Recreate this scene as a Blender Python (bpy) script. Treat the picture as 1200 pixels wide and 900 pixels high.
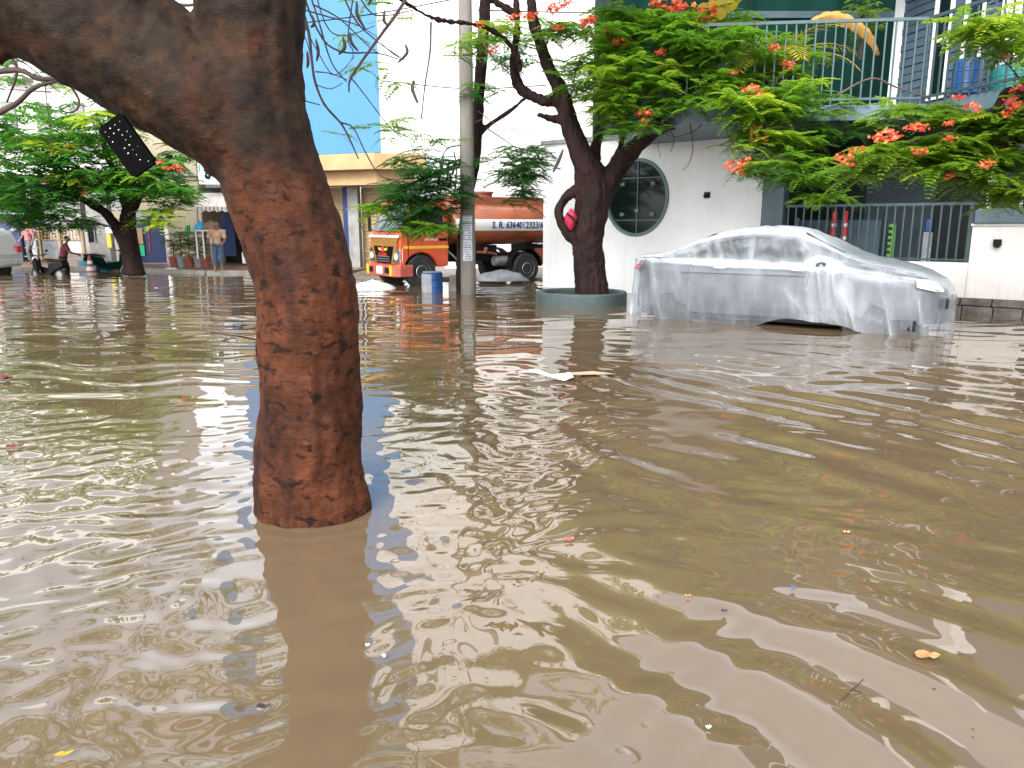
import bpy, math, random
import numpy as np
from mathutils import Vector, Matrix, noise
R = math.radians
for o in list(bpy.data.objects): bpy.data.objects.remove(o)
scn = bpy.context.scene
COL = scn.collection
# ------------------------------------------------------------------ camera
PITCH = R(11.62); EYE = 1.5
cam = bpy.data.cameras.new('camera'); cam.lens = 27; cam.sensor_width = 36; cam.clip_end = 2000; cam.clip_start = .05
camo = bpy.data.objects.new('camera', cam); COL.objects.link(camo)
camo.location = (0, 0, EYE); camo.rotation_euler = (R(90) - PITCH, 0, 0)
scn.camera = camo
# ------------------------------------------------------------------ world, sun, exposure
SUN_EL, SUN_ROT = R(40), R(203)
w = bpy.data.worlds.new("World"); scn.world = w; w.use_nodes = True
nt = w.node_tree; bg = nt.nodes['Background']
sky = nt.nodes.new('ShaderNodeTexSky'); sky.sky_type = 'NISHITA'; sky.sun_disc = False
sky.sun_elevation = SUN_EL; sky.sun_rotation = SUN_ROT; sky.air_density = 1.0; sky.dust_density = 3.0
hs = nt.nodes.new('ShaderNodeHueSaturation'); hs.inputs['Saturation'].default_value = .22
tc = nt.nodes.new('ShaderNodeTexCoord'); nz = nt.nodes.new('ShaderNodeTexNoise')
nz.inputs['Scale'].default_value = 2.2; nz.inputs['Detail'].default_value = 6
cr = nt.nodes.new('ShaderNodeValToRGB'); cr.color_ramp.elements[0].position = .35; cr.color_ramp.elements[0].color = (1.25, 1.31, 1.42, 1)
cr.color_ramp.elements[1].position = .62; cr.color_ramp.elements[1].color = (2.5, 2.5, 2.5, 1)
mx = nt.nodes.new('ShaderNodeMix'); mx.data_type = 'RGBA'; mx.blend_type = 'MULTIPLY'; mx.inputs['Factor'].default_value = 1
nt.links.new(sky.outputs[0], hs.inputs['Color']); nt.links.new(tc.outputs['Generated'], nz.inputs['Vector'])
nt.links.new(nz.outputs['Fac'], cr.inputs['Fac']); nt.links.new(hs.outputs[0], mx.inputs[6]); nt.links.new(cr.outputs[0], mx.inputs[7])
nt.links.new(mx.outputs[2], bg.inputs['Color']); bg.inputs['Strength'].default_value = .15
sun = bpy.data.lights.new('sun', 'SUN'); sun.energy = 1.0; sun.angle = R(28); sun.color = (1, .96, .9)
suno = bpy.data.objects.new('sun', sun); COL.objects.link(suno)
# light comes from behind-left of the camera, high
sd = Vector((math.sin(SUN_ROT) * math.cos(SUN_EL), math.cos(SUN_ROT) * math.cos(SUN_EL), math.sin(SUN_EL)))
suno.rotation_euler = sd.to_track_quat('Z', 'Y').to_euler(); suno.location = (0, 0, 40)
vs = scn.view_settings; vs.view_transform = 'Standard'; vs.look = 'None'; vs.gamma = 1; vs.use_curve_mapping = False
vs.exposure = .98
scn.cycles.max_bounces = 8; scn.cycles.transparent_max_bounces = 12
# ------------------------------------------------------------------ helpers
random.seed(5); rng = np.random.default_rng(7)
fw = np.array([0, math.cos(PITCH), -math.sin(PITCH)]); rt = np.array([1., 0, 0]); up = np.array([0, math.sin(PITCH), math.cos(PITCH)])
CAM = np.array([0, 0, EYE])
def ray(x, y): return fw + (x - 600) / 900 * rt + (450 - y) / 900 * up
def G(x, y, z=0.0): d = ray(x, y); return Vector(CAM + d * ((z - EYE) / d[2]))      # point on the plane z
def P(x, y, Y): d = ray(x, y); return Vector(CAM + d * (Y / d[1]))                     # point at distance Y
def pxw(px, Y): return px / 900 * Y                                                   # size of px pixels at Y

class MB:
    def __init__(s): s.v = []; s.f = []
    def add(s, vs_, fs):
        o = len(s.v); s.v += [tuple(v) for v in vs_]; s.f += [tuple(i + o for i in f) for f in fs]; return s
    def box(s, x0, y0, z0, x1, y1, z1):
        return s.add([(x0,y0,z0),(x1,y0,z0),(x1,y1,z0),(x0,y1,z0),(x0,y0,z1),(x1,y0,z1),(x1,y1,z1),(x0,y1,z1)],
                     [(0,3,2,1),(4,5,6,7),(0,1,5,4),(1,2,6,5),(2,3,7,6),(3,0,4,7)])
    def prism(s, poly, z0, z1):
        n = len(poly); a = sum(poly[i][0]*poly[(i+1)%n][1]-poly[(i+1)%n][0]*poly[i][1] for i in range(n))
        if a < 0: poly = poly[::-1]
        return s.add([(p[0],p[1],z0) for p in poly]+[(p[0],p[1],z1) for p in poly],
                     [tuple(range(n))[::-1], tuple(range(n, 2*n))]+[(i,(i+1)%n,(i+1)%n+n,i+n) for i in range(n)])
    def prism_y(s, poly, y0, y1):      # polygon in x,z extruded along y
        n = len(poly); a = sum(poly[i][0]*poly[(i+1)%n][1]-poly[(i+1)%n][0]*poly[i][1] for i in range(n))
        if a < 0: poly = poly[::-1]
        return s.add([(p[0],y0,p[1]) for p in poly]+[(p[0],y1,p[1]) for p in poly],
                     [tuple(range(n)), tuple(range(n, 2*n))[::-1]]+[(i,i+n,(i+1)%n+n,(i+1)%n) for i in range(n)])
    def tube(s, pts, rad, n=8, rough=0, cap=True, squash=None):
        pts = [Vector(p) for p in pts]; m = len(pts)
        if not hasattr(rad, '__len__'): rad = [rad]*m
        ref = None; o = len(s.v)
        for i, p in enumerate(pts):
            t = (pts[min(i+1, m-1)] - pts[max(i-1, 0)]).normalized()
            if ref is None: ref = t.orthogonal().normalized()
            ref = (ref - t*ref.dot(t))
            if ref.length < 1e-5: ref = t.orthogonal()
            ref.normalize(); b = t.cross(ref)
            for k in range(n):
                a = 2*math.pi*k/n; r = rad[i]*(1+(random.uniform(-rough, rough) if rough else 0))
                s.v.append(tuple(p + ref*(r*math.cos(a)) + b*(r*math.sin(a))))
        for i in range(m-1):
            for k in range(n):
                a, b2 = o+i*n+k, o+i*n+(k+1) % n
                s.f.append((a, b2, b2+n, a+n))
        if cap: s.f.append(tuple(o+k for k in range(n))[::-1]); s.f.append(tuple(o+(m-1)*n+k for k in range(n)))
        return s
    def lathe(s, prof, c=(0,0,0), n=24, a0=0, cap=True):
        o = len(s.v); m = len(prof)
        for r, z in prof:
            for k in range(n):
                a = a0+2*math.pi*k/n; s.v.append((c[0]+r*math.cos(a), c[1]+r*math.sin(a), c[2]+z))
        for i in range(m-1):
            for k in range(n):
                a, b2 = o+i*n+k, o+i*n+(k+1) % n; s.f.append((a, b2, b2+n, a+n))
        if cap: s.f.append(tuple(o+k for k in range(n))[::-1]); s.f.append(tuple(o+(m-1)*n+k for k in range(n)))
        return s
    def build(s, name, m, parent=None, world=False, smooth=False, bevel=0, center=False):
        v = [Vector(p) for p in s.v]; loc = Vector((0,0,0))
        if world and parent is not None:
            inv = Matrix.Rotation(-parent.rotation_euler.z, 4, 'Z') @ Matrix.Translation(-parent.location)
            v = [inv @ p for p in v]
        if parent is None and center:
            loc = Vector((sum(p.x for p in v)/len(v), sum(p.y for p in v)/len(v), min(p.z for p in v))); v = [p-loc for p in v]
        me = bpy.data.meshes.new(name); me.from_pydata([tuple(p) for p in v], [], s.f)
        if smooth: me.polygons.foreach_set('use_smooth', [True]*len(me.polygons))
        if m: me.materials.append(m)
        o = bpy.data.objects.new(name, me); COL.objects.link(o); o.location = loc
        if parent is not None: o.parent = parent
        if bevel:
            b = o.modifiers.new('bevel', 'BEVEL'); b.width = bevel; b.segments = 2; b.limit_method = 'ANGLE'
        return o
def tag(o, label=None, cat=None, group=None, kind=None):
    for k, x in (('label', label), ('category', cat), ('group', group), ('kind', kind)):
        if x: o[k] = x
    return o
def thing(name, label, cat, loc=(0,0,0), rz=0, group=None):
    o = bpy.data.objects.new(name, None); COL.objects.link(o); o.empty_display_size = .2
    o.location = loc; o.rotation_euler = (0, 0, rz); return tag(o, label, cat, group)
def dup(o, parent=None, loc=None, rz=None):
    c = o.copy(); COL.objects.link(c)
    if parent is not None: c.parent = parent
    if loc is not None: c.location = loc
    if rz is not None: c.rotation_euler = (0, 0, rz)
    for ch in [x for x in COL.objects if x.parent == o]: dup(ch, c)
    return c
def smooth_path(pts, k=6):
    pts = [np.array(p, float) for p in pts]; out = []
    q = [2*pts[0]-pts[1]]+pts+[2*pts[-1]-pts[-2]]
    for i in range(1, len(q)-2):
        for j in range(k):
            t = j/k; out.append(.5*((2*q[i])+(-q[i-1]+q[i+1])*t+(2*q[i-1]-5*q[i]+4*q[i+1]-q[i+2])*t*t+(-q[i-1]+3*q[i]-3*q[i+1]+q[i+2])*t**3))
    out.append(pts[-1]); return out
# ------------------------------------------------------------------ materials
def mat(name, col, rough=.6, var=.15, scale=3, bump=0, bscale=30, metal=0, spec=.5, stretch=(1,1,1), col2=None, detail=6, coat=0, attr=False):
    m = bpy.data.materials.new(name); m.use_nodes = True; n = m.node_tree; p = n.nodes['Principled BSDF']
    p.inputs['Roughness'].default_value = rough; p.inputs['Metallic'].default_value = metal; p.inputs['Specular IOR Level'].default_value = spec
    p.inputs['Coat Weight'].default_value = coat; p.inputs['Coat Roughness'].default_value = .08
    t = n.nodes.new('ShaderNodeTexCoord'); mp = n.nodes.new('ShaderNodeMapping'); mp.inputs['Scale'].default_value = stretch
    n.links.new(t.outputs['Object'], mp.inputs['Vector'])
    z = n.nodes.new('ShaderNodeTexNoise'); z.inputs['Scale'].default_value = scale; z.inputs['Detail'].default_value = detail; z.inputs['Roughness'].default_value = .62
    n.links.new(mp.outputs[0], z.inputs['Vector'])
    r = n.nodes.new('ShaderNodeValToRGB'); r.color_ramp.elements[0].position = .3; r.color_ramp.elements[1].position = .7
    c2 = col2 or tuple(max(0, c*(1-2*var)) for c in col)
    r.color_ramp.elements[0].color = (*c2, 1); r.color_ramp.elements[1].color = (*tuple(min(1, c*(1+var*.5)) for c in col), 1)
    n.links.new(z.outputs['Fac'], r.inputs['Fac']); n.links.new(r.outputs[0], p.inputs['Base Color'])
    if bump:
        z2 = n.nodes.new('ShaderNodeTexNoise'); z2.inputs['Scale'].default_value = bscale; z2.inputs['Detail'].default_value = 5
        n.links.new(mp.outputs[0], z2.inputs['Vector'])
        b = n.nodes.new('ShaderNodeBump'); b.inputs['Strength'].default_value = min(1, bump); b.inputs['Distance'].default_value = .02*max(1, bump)
        n.links.new(z2.outputs['Fac'], b.inputs['Height']); n.links.new(b.outputs[0], p.inputs['Normal'])
    return m
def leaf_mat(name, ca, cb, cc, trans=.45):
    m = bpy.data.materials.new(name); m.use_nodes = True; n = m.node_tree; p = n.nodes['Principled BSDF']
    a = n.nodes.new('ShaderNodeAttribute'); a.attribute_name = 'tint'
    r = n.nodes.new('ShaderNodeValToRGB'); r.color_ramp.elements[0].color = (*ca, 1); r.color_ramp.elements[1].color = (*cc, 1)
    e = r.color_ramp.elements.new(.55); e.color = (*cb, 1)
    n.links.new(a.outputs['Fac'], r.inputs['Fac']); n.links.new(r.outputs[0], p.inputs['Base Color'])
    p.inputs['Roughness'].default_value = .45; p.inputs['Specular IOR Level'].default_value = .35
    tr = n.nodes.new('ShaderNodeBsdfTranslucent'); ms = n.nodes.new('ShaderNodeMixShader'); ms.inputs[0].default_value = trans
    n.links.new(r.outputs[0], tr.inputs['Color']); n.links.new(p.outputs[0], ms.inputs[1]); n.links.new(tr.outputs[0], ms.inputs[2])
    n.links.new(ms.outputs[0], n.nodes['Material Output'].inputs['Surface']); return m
def wall_mat(name, col, dirt, streak=.5, low=.5):
    """painted plaster: vertical rain streaks, fine mottling, grime band above the water line"""
    m = mat(name, col, .75, .04, 1.2, .25, 60); n = m.node_tree; p = n.nodes['Principled BSDF']
    t = n.nodes.new('ShaderNodeTexCoord'); mp = n.nodes.new('ShaderNodeMapping'); mp.inputs['Scale'].default_value = (5, 5, .35)
    n.links.new(t.outputs['Object'], mp.inputs['Vector'])
    z = n.nodes.new('ShaderNodeTexNoise'); z.inputs['Scale'].default_value = 1.6; z.inputs['Detail'].default_value = 8; n.links.new(mp.outputs[0], z.inputs['Vector'])
    r = n.nodes.new('ShaderNodeValToRGB'); r.color_ramp.elements[0].position = .5; r.color_ramp.elements[1].position = .8
    r.color_ramp.elements[0].color = (0,0,0,1); r.color_ramp.elements[1].color = (streak,)*3+(1,)
    n.links.new(z.outputs['Fac'], r.inputs['Fac'])
    sx = n.nodes.new('ShaderNodeSeparateXYZ'); n.links.new(t.outputs['Object'], sx.inputs[0])
    mr = n.nodes.new('ShaderNodeMapRange'); mr.inputs['From Min'].default_value = .1; mr.inputs['From Max'].default_value = .8; mr.inputs['To Min'].default_value = low; mr.inputs['To Max'].default_value = 0
    n.links.new(sx.outputs['Z'], mr.inputs['Value'])
    z3 = n.nodes.new('ShaderNodeTexNoise'); z3.inputs['Scale'].default_value = 4; z3.inputs['Detail'].default_value = 8; n.links.new(t.outputs['Object'], z3.inputs['Vector'])
    mu = n.nodes.new('ShaderNodeMath'); mu.operation = 'MULTIPLY'; n.links.new(mr.outputs[0], mu.inputs[0]); n.links.new(z3.outputs['Fac'], mu.inputs[1])
    ad = n.nodes.new('ShaderNodeMath'); ad.operation = 'ADD'; ad.use_clamp = True; n.links.new(mu.outputs[0], ad.inputs[0]); n.links.new(r.outputs[0], ad.inputs[1])
    mx = n.nodes.new('ShaderNodeMix'); mx.data_type = 'RGBA'
    src = p.inputs['Base Color'].links[0].from_socket
    n.links.new(ad.outputs[0], mx.inputs['Factor']); n.links.new(src, mx.inputs[6]); mx.inputs[7].default_value = (*dirt, 1)
    n.links.new(mx.outputs[2], p.inputs['Base Color']); return m
def glass_mat(name, col, rough=.03):
    return mat(name, col, rough, .1, 2, spec=.9)
M = {}
M['white_wall'] = wall_mat('white_wall_paint', (.85, .85, .85), (.42, .41, .39), .16, .4)
M['white_far'] = wall_mat('white_far_paint', (.82, .81, .78), (.45, .42, .38), .2, .2)
M['pink_wall'] = wall_mat('boundary_wall_paint', (.72, .68, .65), (.3, .26, .22), .35, .7)
M['cream'] = wall_mat('cream_paint', (.42, .35, .24), (.25, .2, .14), .3, .4)
M['beige'] = mat('beige_concrete', (.40, .26, .125), .7, .12, 1.5, .2)
M['blue_wall'] = wall_mat('blue_paint', (.05, .175, .36), (.04, .14, .28), .35, .1)
M['grey'] = mat('grey_concrete', (.26, .26, .25), .75, .2, 3, .4)
M['pole'] = mat('pole_concrete', (.22, .2, .175), .8, .25, 2.5, .5, 40, stretch=(1, 1, .25))
M['slate'] = mat('slate_cladding', (.07, .105, .14), .7, .15, 4, spec=.2)
M['green_wall'] = mat('dark_green_wall', (.003, .026, .019), .9, .3, 1.2, stretch=(2, 2, .4), spec=.1)
M['bluegrey'] = mat('blue_grey_paint', (.09, .14, .17), .5, .12, 3)
M['rail'] = mat('railing_paint', (.035, .065, .075), .4, .15, 8)
M['white_metal'] = mat('white_frame_paint', (.75, .75, .72), .4, .08, 4)
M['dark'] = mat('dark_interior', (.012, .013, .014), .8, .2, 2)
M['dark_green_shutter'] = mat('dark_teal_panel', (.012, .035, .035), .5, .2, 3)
M['glass'] = mat('dark_glass', (.006, .013, .012), .08, .1, 2, spec=.3)
M['teal_frame'] = mat('teal_window_frame', (.1, .17, .16), .5, .1, 5)
M['stone'] = mat('wet_stone_plinth', (.12, .105, .095), .5, .35, 5, 1, 14)
M['planter'] = mat('planter_paint', (.05, .075, .075), .6, .2, 3, .3)
M['soil'] = mat('dark_soil', (.05, .03, .02), .9, .4, 10, 1, 20)
M['kerb'] = mat('kerb_concrete', (.3, .27, .24), .7, .2, 5, .3)
M['paver'] = mat('red_brown_paver', (.22, .12, .085), .5, .3, 3, .3)
M['mud'] = mat('wet_mud_ground', (.16, .12, .085), .45, .25, 1.2, .4, 12)
M['shutter'] = mat('beige_shutter', (.36, .26, .13), .5, .1, 3)
M['navy'] = mat('navy_shutter', (.012, .03, .13), .5, .2, 2)
M['black'] = mat('black_plastic', (.006, .006, .007), .5, .2, 6, spec=.2)
M['rubber'] = mat('tyre_rubber', (.02, .02, .02), .7, .2, 8)
M['steel'] = mat('dull_steel', (.35, .36, .37), .4, .15, 6, metal=.6)
M['chrome'] = mat('bright_chrome', (.7, .7, .7), .15, .05, 6, metal=1)
M['t_orange'] = mat('truck_orange', (.55, .07, .014), .3, .12, 3, coat=.3)
M['t_tank'] = mat('tank_orange', (.42, .12, .055), .42, .22, 2.5, coat=.5, stretch=(.5, 1, 1))
M['t_tankd'] = mat('tank_orange_dull', (.26, .07, .03), .5, .2, 3)
M['t_yellow'] = mat('truck_yellow', (.8, .42, .03), .35, .1, 4)
M['t_gold'] = mat('truck_front_gold', (.5, .26, .07), .35, .12, 4)
M['t_bump'] = mat('truck_bumper_red', (.42, .09, .06), .4, .2, 4)
M['white_paint'] = mat('white_paint', (.8, .8, .78), .35, .05, 4)
M['navy_text'] = mat('navy_lettering', (.01, .05, .18), .5, .05, 4)
M['paper'] = mat('printed_paper', (.55, .57, .6), .8, .1, 8)
M['red'] = mat('red_paint', (.7, .04, .04), .45, .1, 4)
M['green_cloth'] = mat('bright_green_cloth', (.03, .55, .25), .7, .1, 4)
M['yellow'] = mat('yellow_paint', (.75, .6, .02), .5, .1, 4)
M['gate_yellow'] = mat('gate_yellow_paint', (.3, .2, .06), .5, .15, 4)  # yellow darkened, with the tree shade put into the colour
M['blue_plastic'] = mat('blue_plastic', (.012, .07, .24), .35, .15, 4)
M['cyan'] = mat('cyan_plastic', (.02, .3, .5), .4, .15, 4)
M['grey_plastic'] = mat('grey_plastic', (.27, .29, .31), .4, .2, 4)
M['tarp'] = mat('white_plastic_sheet', (.72, .77, .8), .3, .12, 5, .3, 20)
M['skin'] = mat('brown_skin', (.24, .12, .07), .55, .05, 6)
M['hair'] = mat('black_hair', (.012, .01, .01), .5, .1, 20)
M['maroon'] = mat('maroon_cloth', (.16, .03, .04), .8, .15, 8)
M['pinkc'] = mat('pink_cloth', (.5, .2, .22), .8, .15, 8)
M['tan'] = mat('tan_cloth', (.5, .32, .2), .8, .15, 8)
M['denim'] = mat('denim_cloth', (.06, .1, .18), .8, .15, 8)
M['greyc'] = mat('grey_cloth', (.12, .12, .13), .8, .15, 8)
M['bark_d'] = mat('dark_wet_bark', (.027, .0125, .011), .7, .3, 3, 1.6, 14, stretch=(1, 1, .5), col2=(.005, .003, .0027), spec=.15)
M['twig'] = mat('twig_bark', (.075, .045, .04), .7, .25, 6)
M['pod'] = mat('dry_seed_pod', (.03, .018, .014), .5, .2, 8)
M['leaf'] = leaf_mat('feathery_leaf', (.016, .085, .014), (.15, .33, .022), (.48, .58, .04), .58)
M['leaf_r'] = leaf_mat('feathery_leaf_olive', (.03, .11, .014), (.18, .33, .022), (.44, .52, .04), .58)
M['leaf_l'] = leaf_mat('feathery_leaf_cool', (.012, .08, .022), (.08, .27, .028), (.36, .52, .03), .58)
M['leaf_d'] = leaf_mat('feathery_leaf_deep', (.012, .08, .022), (.06, .21, .035), (.24, .42, .03), .55)
M['leaf_y'] = leaf_mat('yellowing_palm_leaf', (.3, .32, .03), (.55, .36, .02), (.5, .27, .08), .35)
M['flower'] = leaf_mat('flame_flower', (.68, .045, .045), (.85, .14, .07), (.9, .28, .09), .3)
# ------------------------------------------------------------------ foliage builders
def frond_template(L=.4, npair=10, pl=.095, pw=.03, droop=.25, seed=0):
    r = random.Random(seed); V = []; F = []
    def q(*p):
        o = len(V); V.extend(p); F.append((o, o+1, o+2, o+3))
    for i in range(npair):
        t = (i+1.2)/(npair+.6); x = L*t; z = -droop*L*t*t
        sc = math.sin(math.pi*min(1, .18+t*.82))**.6*(1-.15*t)
        for sgn in (-1, 1):
            l = pl*sc*r.uniform(.85, 1.1); a = R(62-22*t+r.uniform(-6, 6)); dx, dy = math.cos(a), math.sin(a)*sgn
            dz = -.25*r.uniform(.3, 1.3)
            b = np.array([x, 0, z]); tip = b+np.array([dx*l, dy*l, dz*l]); mid = b+np.array([dx*l*.5, dy*l*.5, dz*l*.35+.004])
            pe = np.array([-dy, dx, 0])*pw*.5
            q(b, mid-pe, tip, mid+pe)
    q(np.array([0, -.002, 0]), np.array([L, 0, -droop*L]), np.array([L, .001, -droop*L]), np.array([0, .002, 0]))
    return np.array(V), np.array(F)
TPL = [frond_template(L=.42, npair=9, pl=.12, pw=.052, droop=d, seed=i) for i, d in enumerate((.15, .25, .4, .55))]
TPL_FAR = [frond_template(L=.46, npair=6, pl=.13, pw=.085, droop=d, seed=9+i) for i, d in enumerate((.2, .4, .6))]
class Foliage:
    def __init__(s): s.V = []; s.F = []; s.T = []; s.n = 0
    def put(s, tpl, pos, yaw, pitch, roll, scale, tint):
        V, F = tpl; cy, sy, cp, sp, cr_, sr = math.cos(yaw), math.sin(yaw), math.cos(pitch), math.sin(pitch), math.cos(roll), math.sin(roll)
        Rx = np.array([[1,0,0],[0,cr_,-sr],[0,sr,cr_]]); Ry = np.array([[cp,0,-sp],[0,1,0],[sp,0,cp]]); Rz = np.array([[cy,-sy,0],[sy,cy,0],[0,0,1]])
        W = (V*scale) @ (Rz @ Ry @ Rx).T + np.array(pos)
        s.V.append(W); s.F.append(F+s.n); s.n += len(V); s.T.append(np.clip(np.full(len(V), tint)+rng.normal(0, .04, len(V)), 0, 1))
    def rosette(s, pos, n=7, size=1., tint=.5, tpl=None, out=None, spread=.5):
        tpl = tpl or TPL; y0 = random.uniform(0, 6.28)
        for k in range(n):
            yaw = y0+6.283*k/n+random.uniform(-.3, .3)
            s.put(random.choice(tpl), pos, yaw, random.uniform(-.25, .35), random.uniform(-.3, .3), size*random.uniform(.75, 1.15), tint+random.uniform(-.1, .12))
    def build(s, name, m, parent, stuff=False):
        V = np.concatenate(s.V)-np.array(parent.location); F = np.concatenate(s.F); T = np.concatenate(s.T)
        me = bpy.data.meshes.new(name); me.vertices.add(len(V)); me.vertices.foreach_set('co', V.astype('f4').ravel())
        me.loops.add(F.size); me.loops.foreach_set('vertex_index', F.astype('i4').ravel())
        me.polygons.add(len(F)); me.polygons.foreach_set('loop_start', np.arange(0, F.size, 4, dtype='i4')); me.polygons.foreach_set('loop_total', np.full(len(F), 4, dtype='i4'))
        me.update(calc_edges=True)
        a = me.attributes.new('tint', 'FLOAT', 'POINT'); a.data.foreach_set('value', T.astype('f4'))
        me.materials.append(m); o = bpy.data.objects.new(name, me); COL.objects.link(o); o.parent = parent
        return o
def flower_mesh(name, r=.16, n=26, seed=1):
    rr = random.Random(seed); V = []; F = []; T = []
    for i in range(n):
        d = Vector((rr.gauss(0, 1), rr.gauss(0, 1), rr.gauss(0, .7))).normalized()*r*rr.uniform(.35, 1); d.z *= .8
        ax = Vector((rr.gauss(0, 1), rr.gauss(0, 1), rr.gauss(0, 1)+.6)).normalized(); u_ = ax.orthogonal().normalized(); v_ = ax.cross(u_); tn = rr.random()
        for k in range(5):
            a = 6.283*k/5+rr.uniform(-.2, .2); l = rr.uniform(.026, .04); e = u_*math.cos(a)+v_*math.sin(a); pz = ax.cross(e)*l*.38
            o = len(V); V += [d, d+e*l*.6-pz+ax*.006, d+e*l+ax*rr.uniform(-.01, .012), d+e*l*.6+pz+ax*.006]; F.append((o, o+1, o+2, o+3)); T += [min(1, max(0, tn+rr.uniform(-.2, .2)))]*4
    me = bpy.data.meshes.new(name); me.from_pydata([tuple(v) for v in V], [], F)
    a = me.attributes.new('tint', 'FLOAT', 'POINT'); a.data.foreach_set('value', T); me.materials.append(M['flower']); return me
FLM = [flower_mesh('flower_cluster', .15, 30, i) for i in range(4)]
def flowers(parent, spots):
    for i, (x, y, Y, s) in enumerate(spots):
        o = bpy.data.objects.new('flower_cluster', FLM[i % 4]); COL.objects.link(o); o.parent = parent
        o.location = P(x, y, Y)-parent.location; o.scale = (s, s, s*.8); o.rotation_euler = (0, 0, i*1.3)
def organic(name, chains, m, parent, voxel=.03, amp=.02, freq=3, amp2=.006, freq2=18, smooth=4, ridge=0, extra=None):
    mb = MB()
    for pts, rad in chains:
        k = 5; sp = smooth_path([(*p, r) for p, r in zip(pts, rad)], k)
        mb.tube([q[:3] for q in sp], [max(.004, q[3]) for q in sp], 12)
    if extra: extra(mb)
    o = mb.build(name, None, None)
    rm = o.modifiers.new('r', 'REMESH'); rm.mode = 'VOXEL'; rm.voxel_size = voxel
    sm = o.modifiers.new('s', 'SMOOTH'); sm.iterations = smooth; sm.factor = .5
    dg = bpy.context.evaluated_depsgraph_get(); dg.update()
    me = bpy.data.meshes.new_from_object(o.evaluated_get(dg)); old = o.data; bpy.data.objects.remove(o)
    n = len(me.vertices); me.update()
    co = np.empty(n*3, 'f4'); me.vertices.foreach_get('co', co); co = co.reshape(-1, 3); nr = np.empty(n*3, 'f4'); me.vertices.foreach_get('normal', nr); nr = nr.reshape(-1, 3)
    for i in range(n):
        c = Vector(co[i])
        d = amp*noise.fractal(c*freq, 1, 2, 4)+amp2*noise.fractal(c*freq2, 1, 2, 3)
        if ridge:
            d += ridge*(abs(noise.noise(Vector((c.x*9, c.y*9, c.z*1.6))))-.25)
        co[i] += nr[i]*d
    me.vertices.foreach_set('co', (co-np.array(parent.location, 'f4')).ravel()); me.update()
    me.polygons.foreach_set('use_smooth', [True]*len(me.polygons)); me.materials.clear(); me.materials.append(m)
    o = bpy.data.objects.new(name, me); COL.objects.link(o)
    o.parent = parent; return o
# ================================================================== SETTING
def struct(o): return tag(o, kind='structure')
gm = MB().box(-300, -60, -.4, 300, 500, -.26); struct(gm.build('ground', M['mud']))
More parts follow.
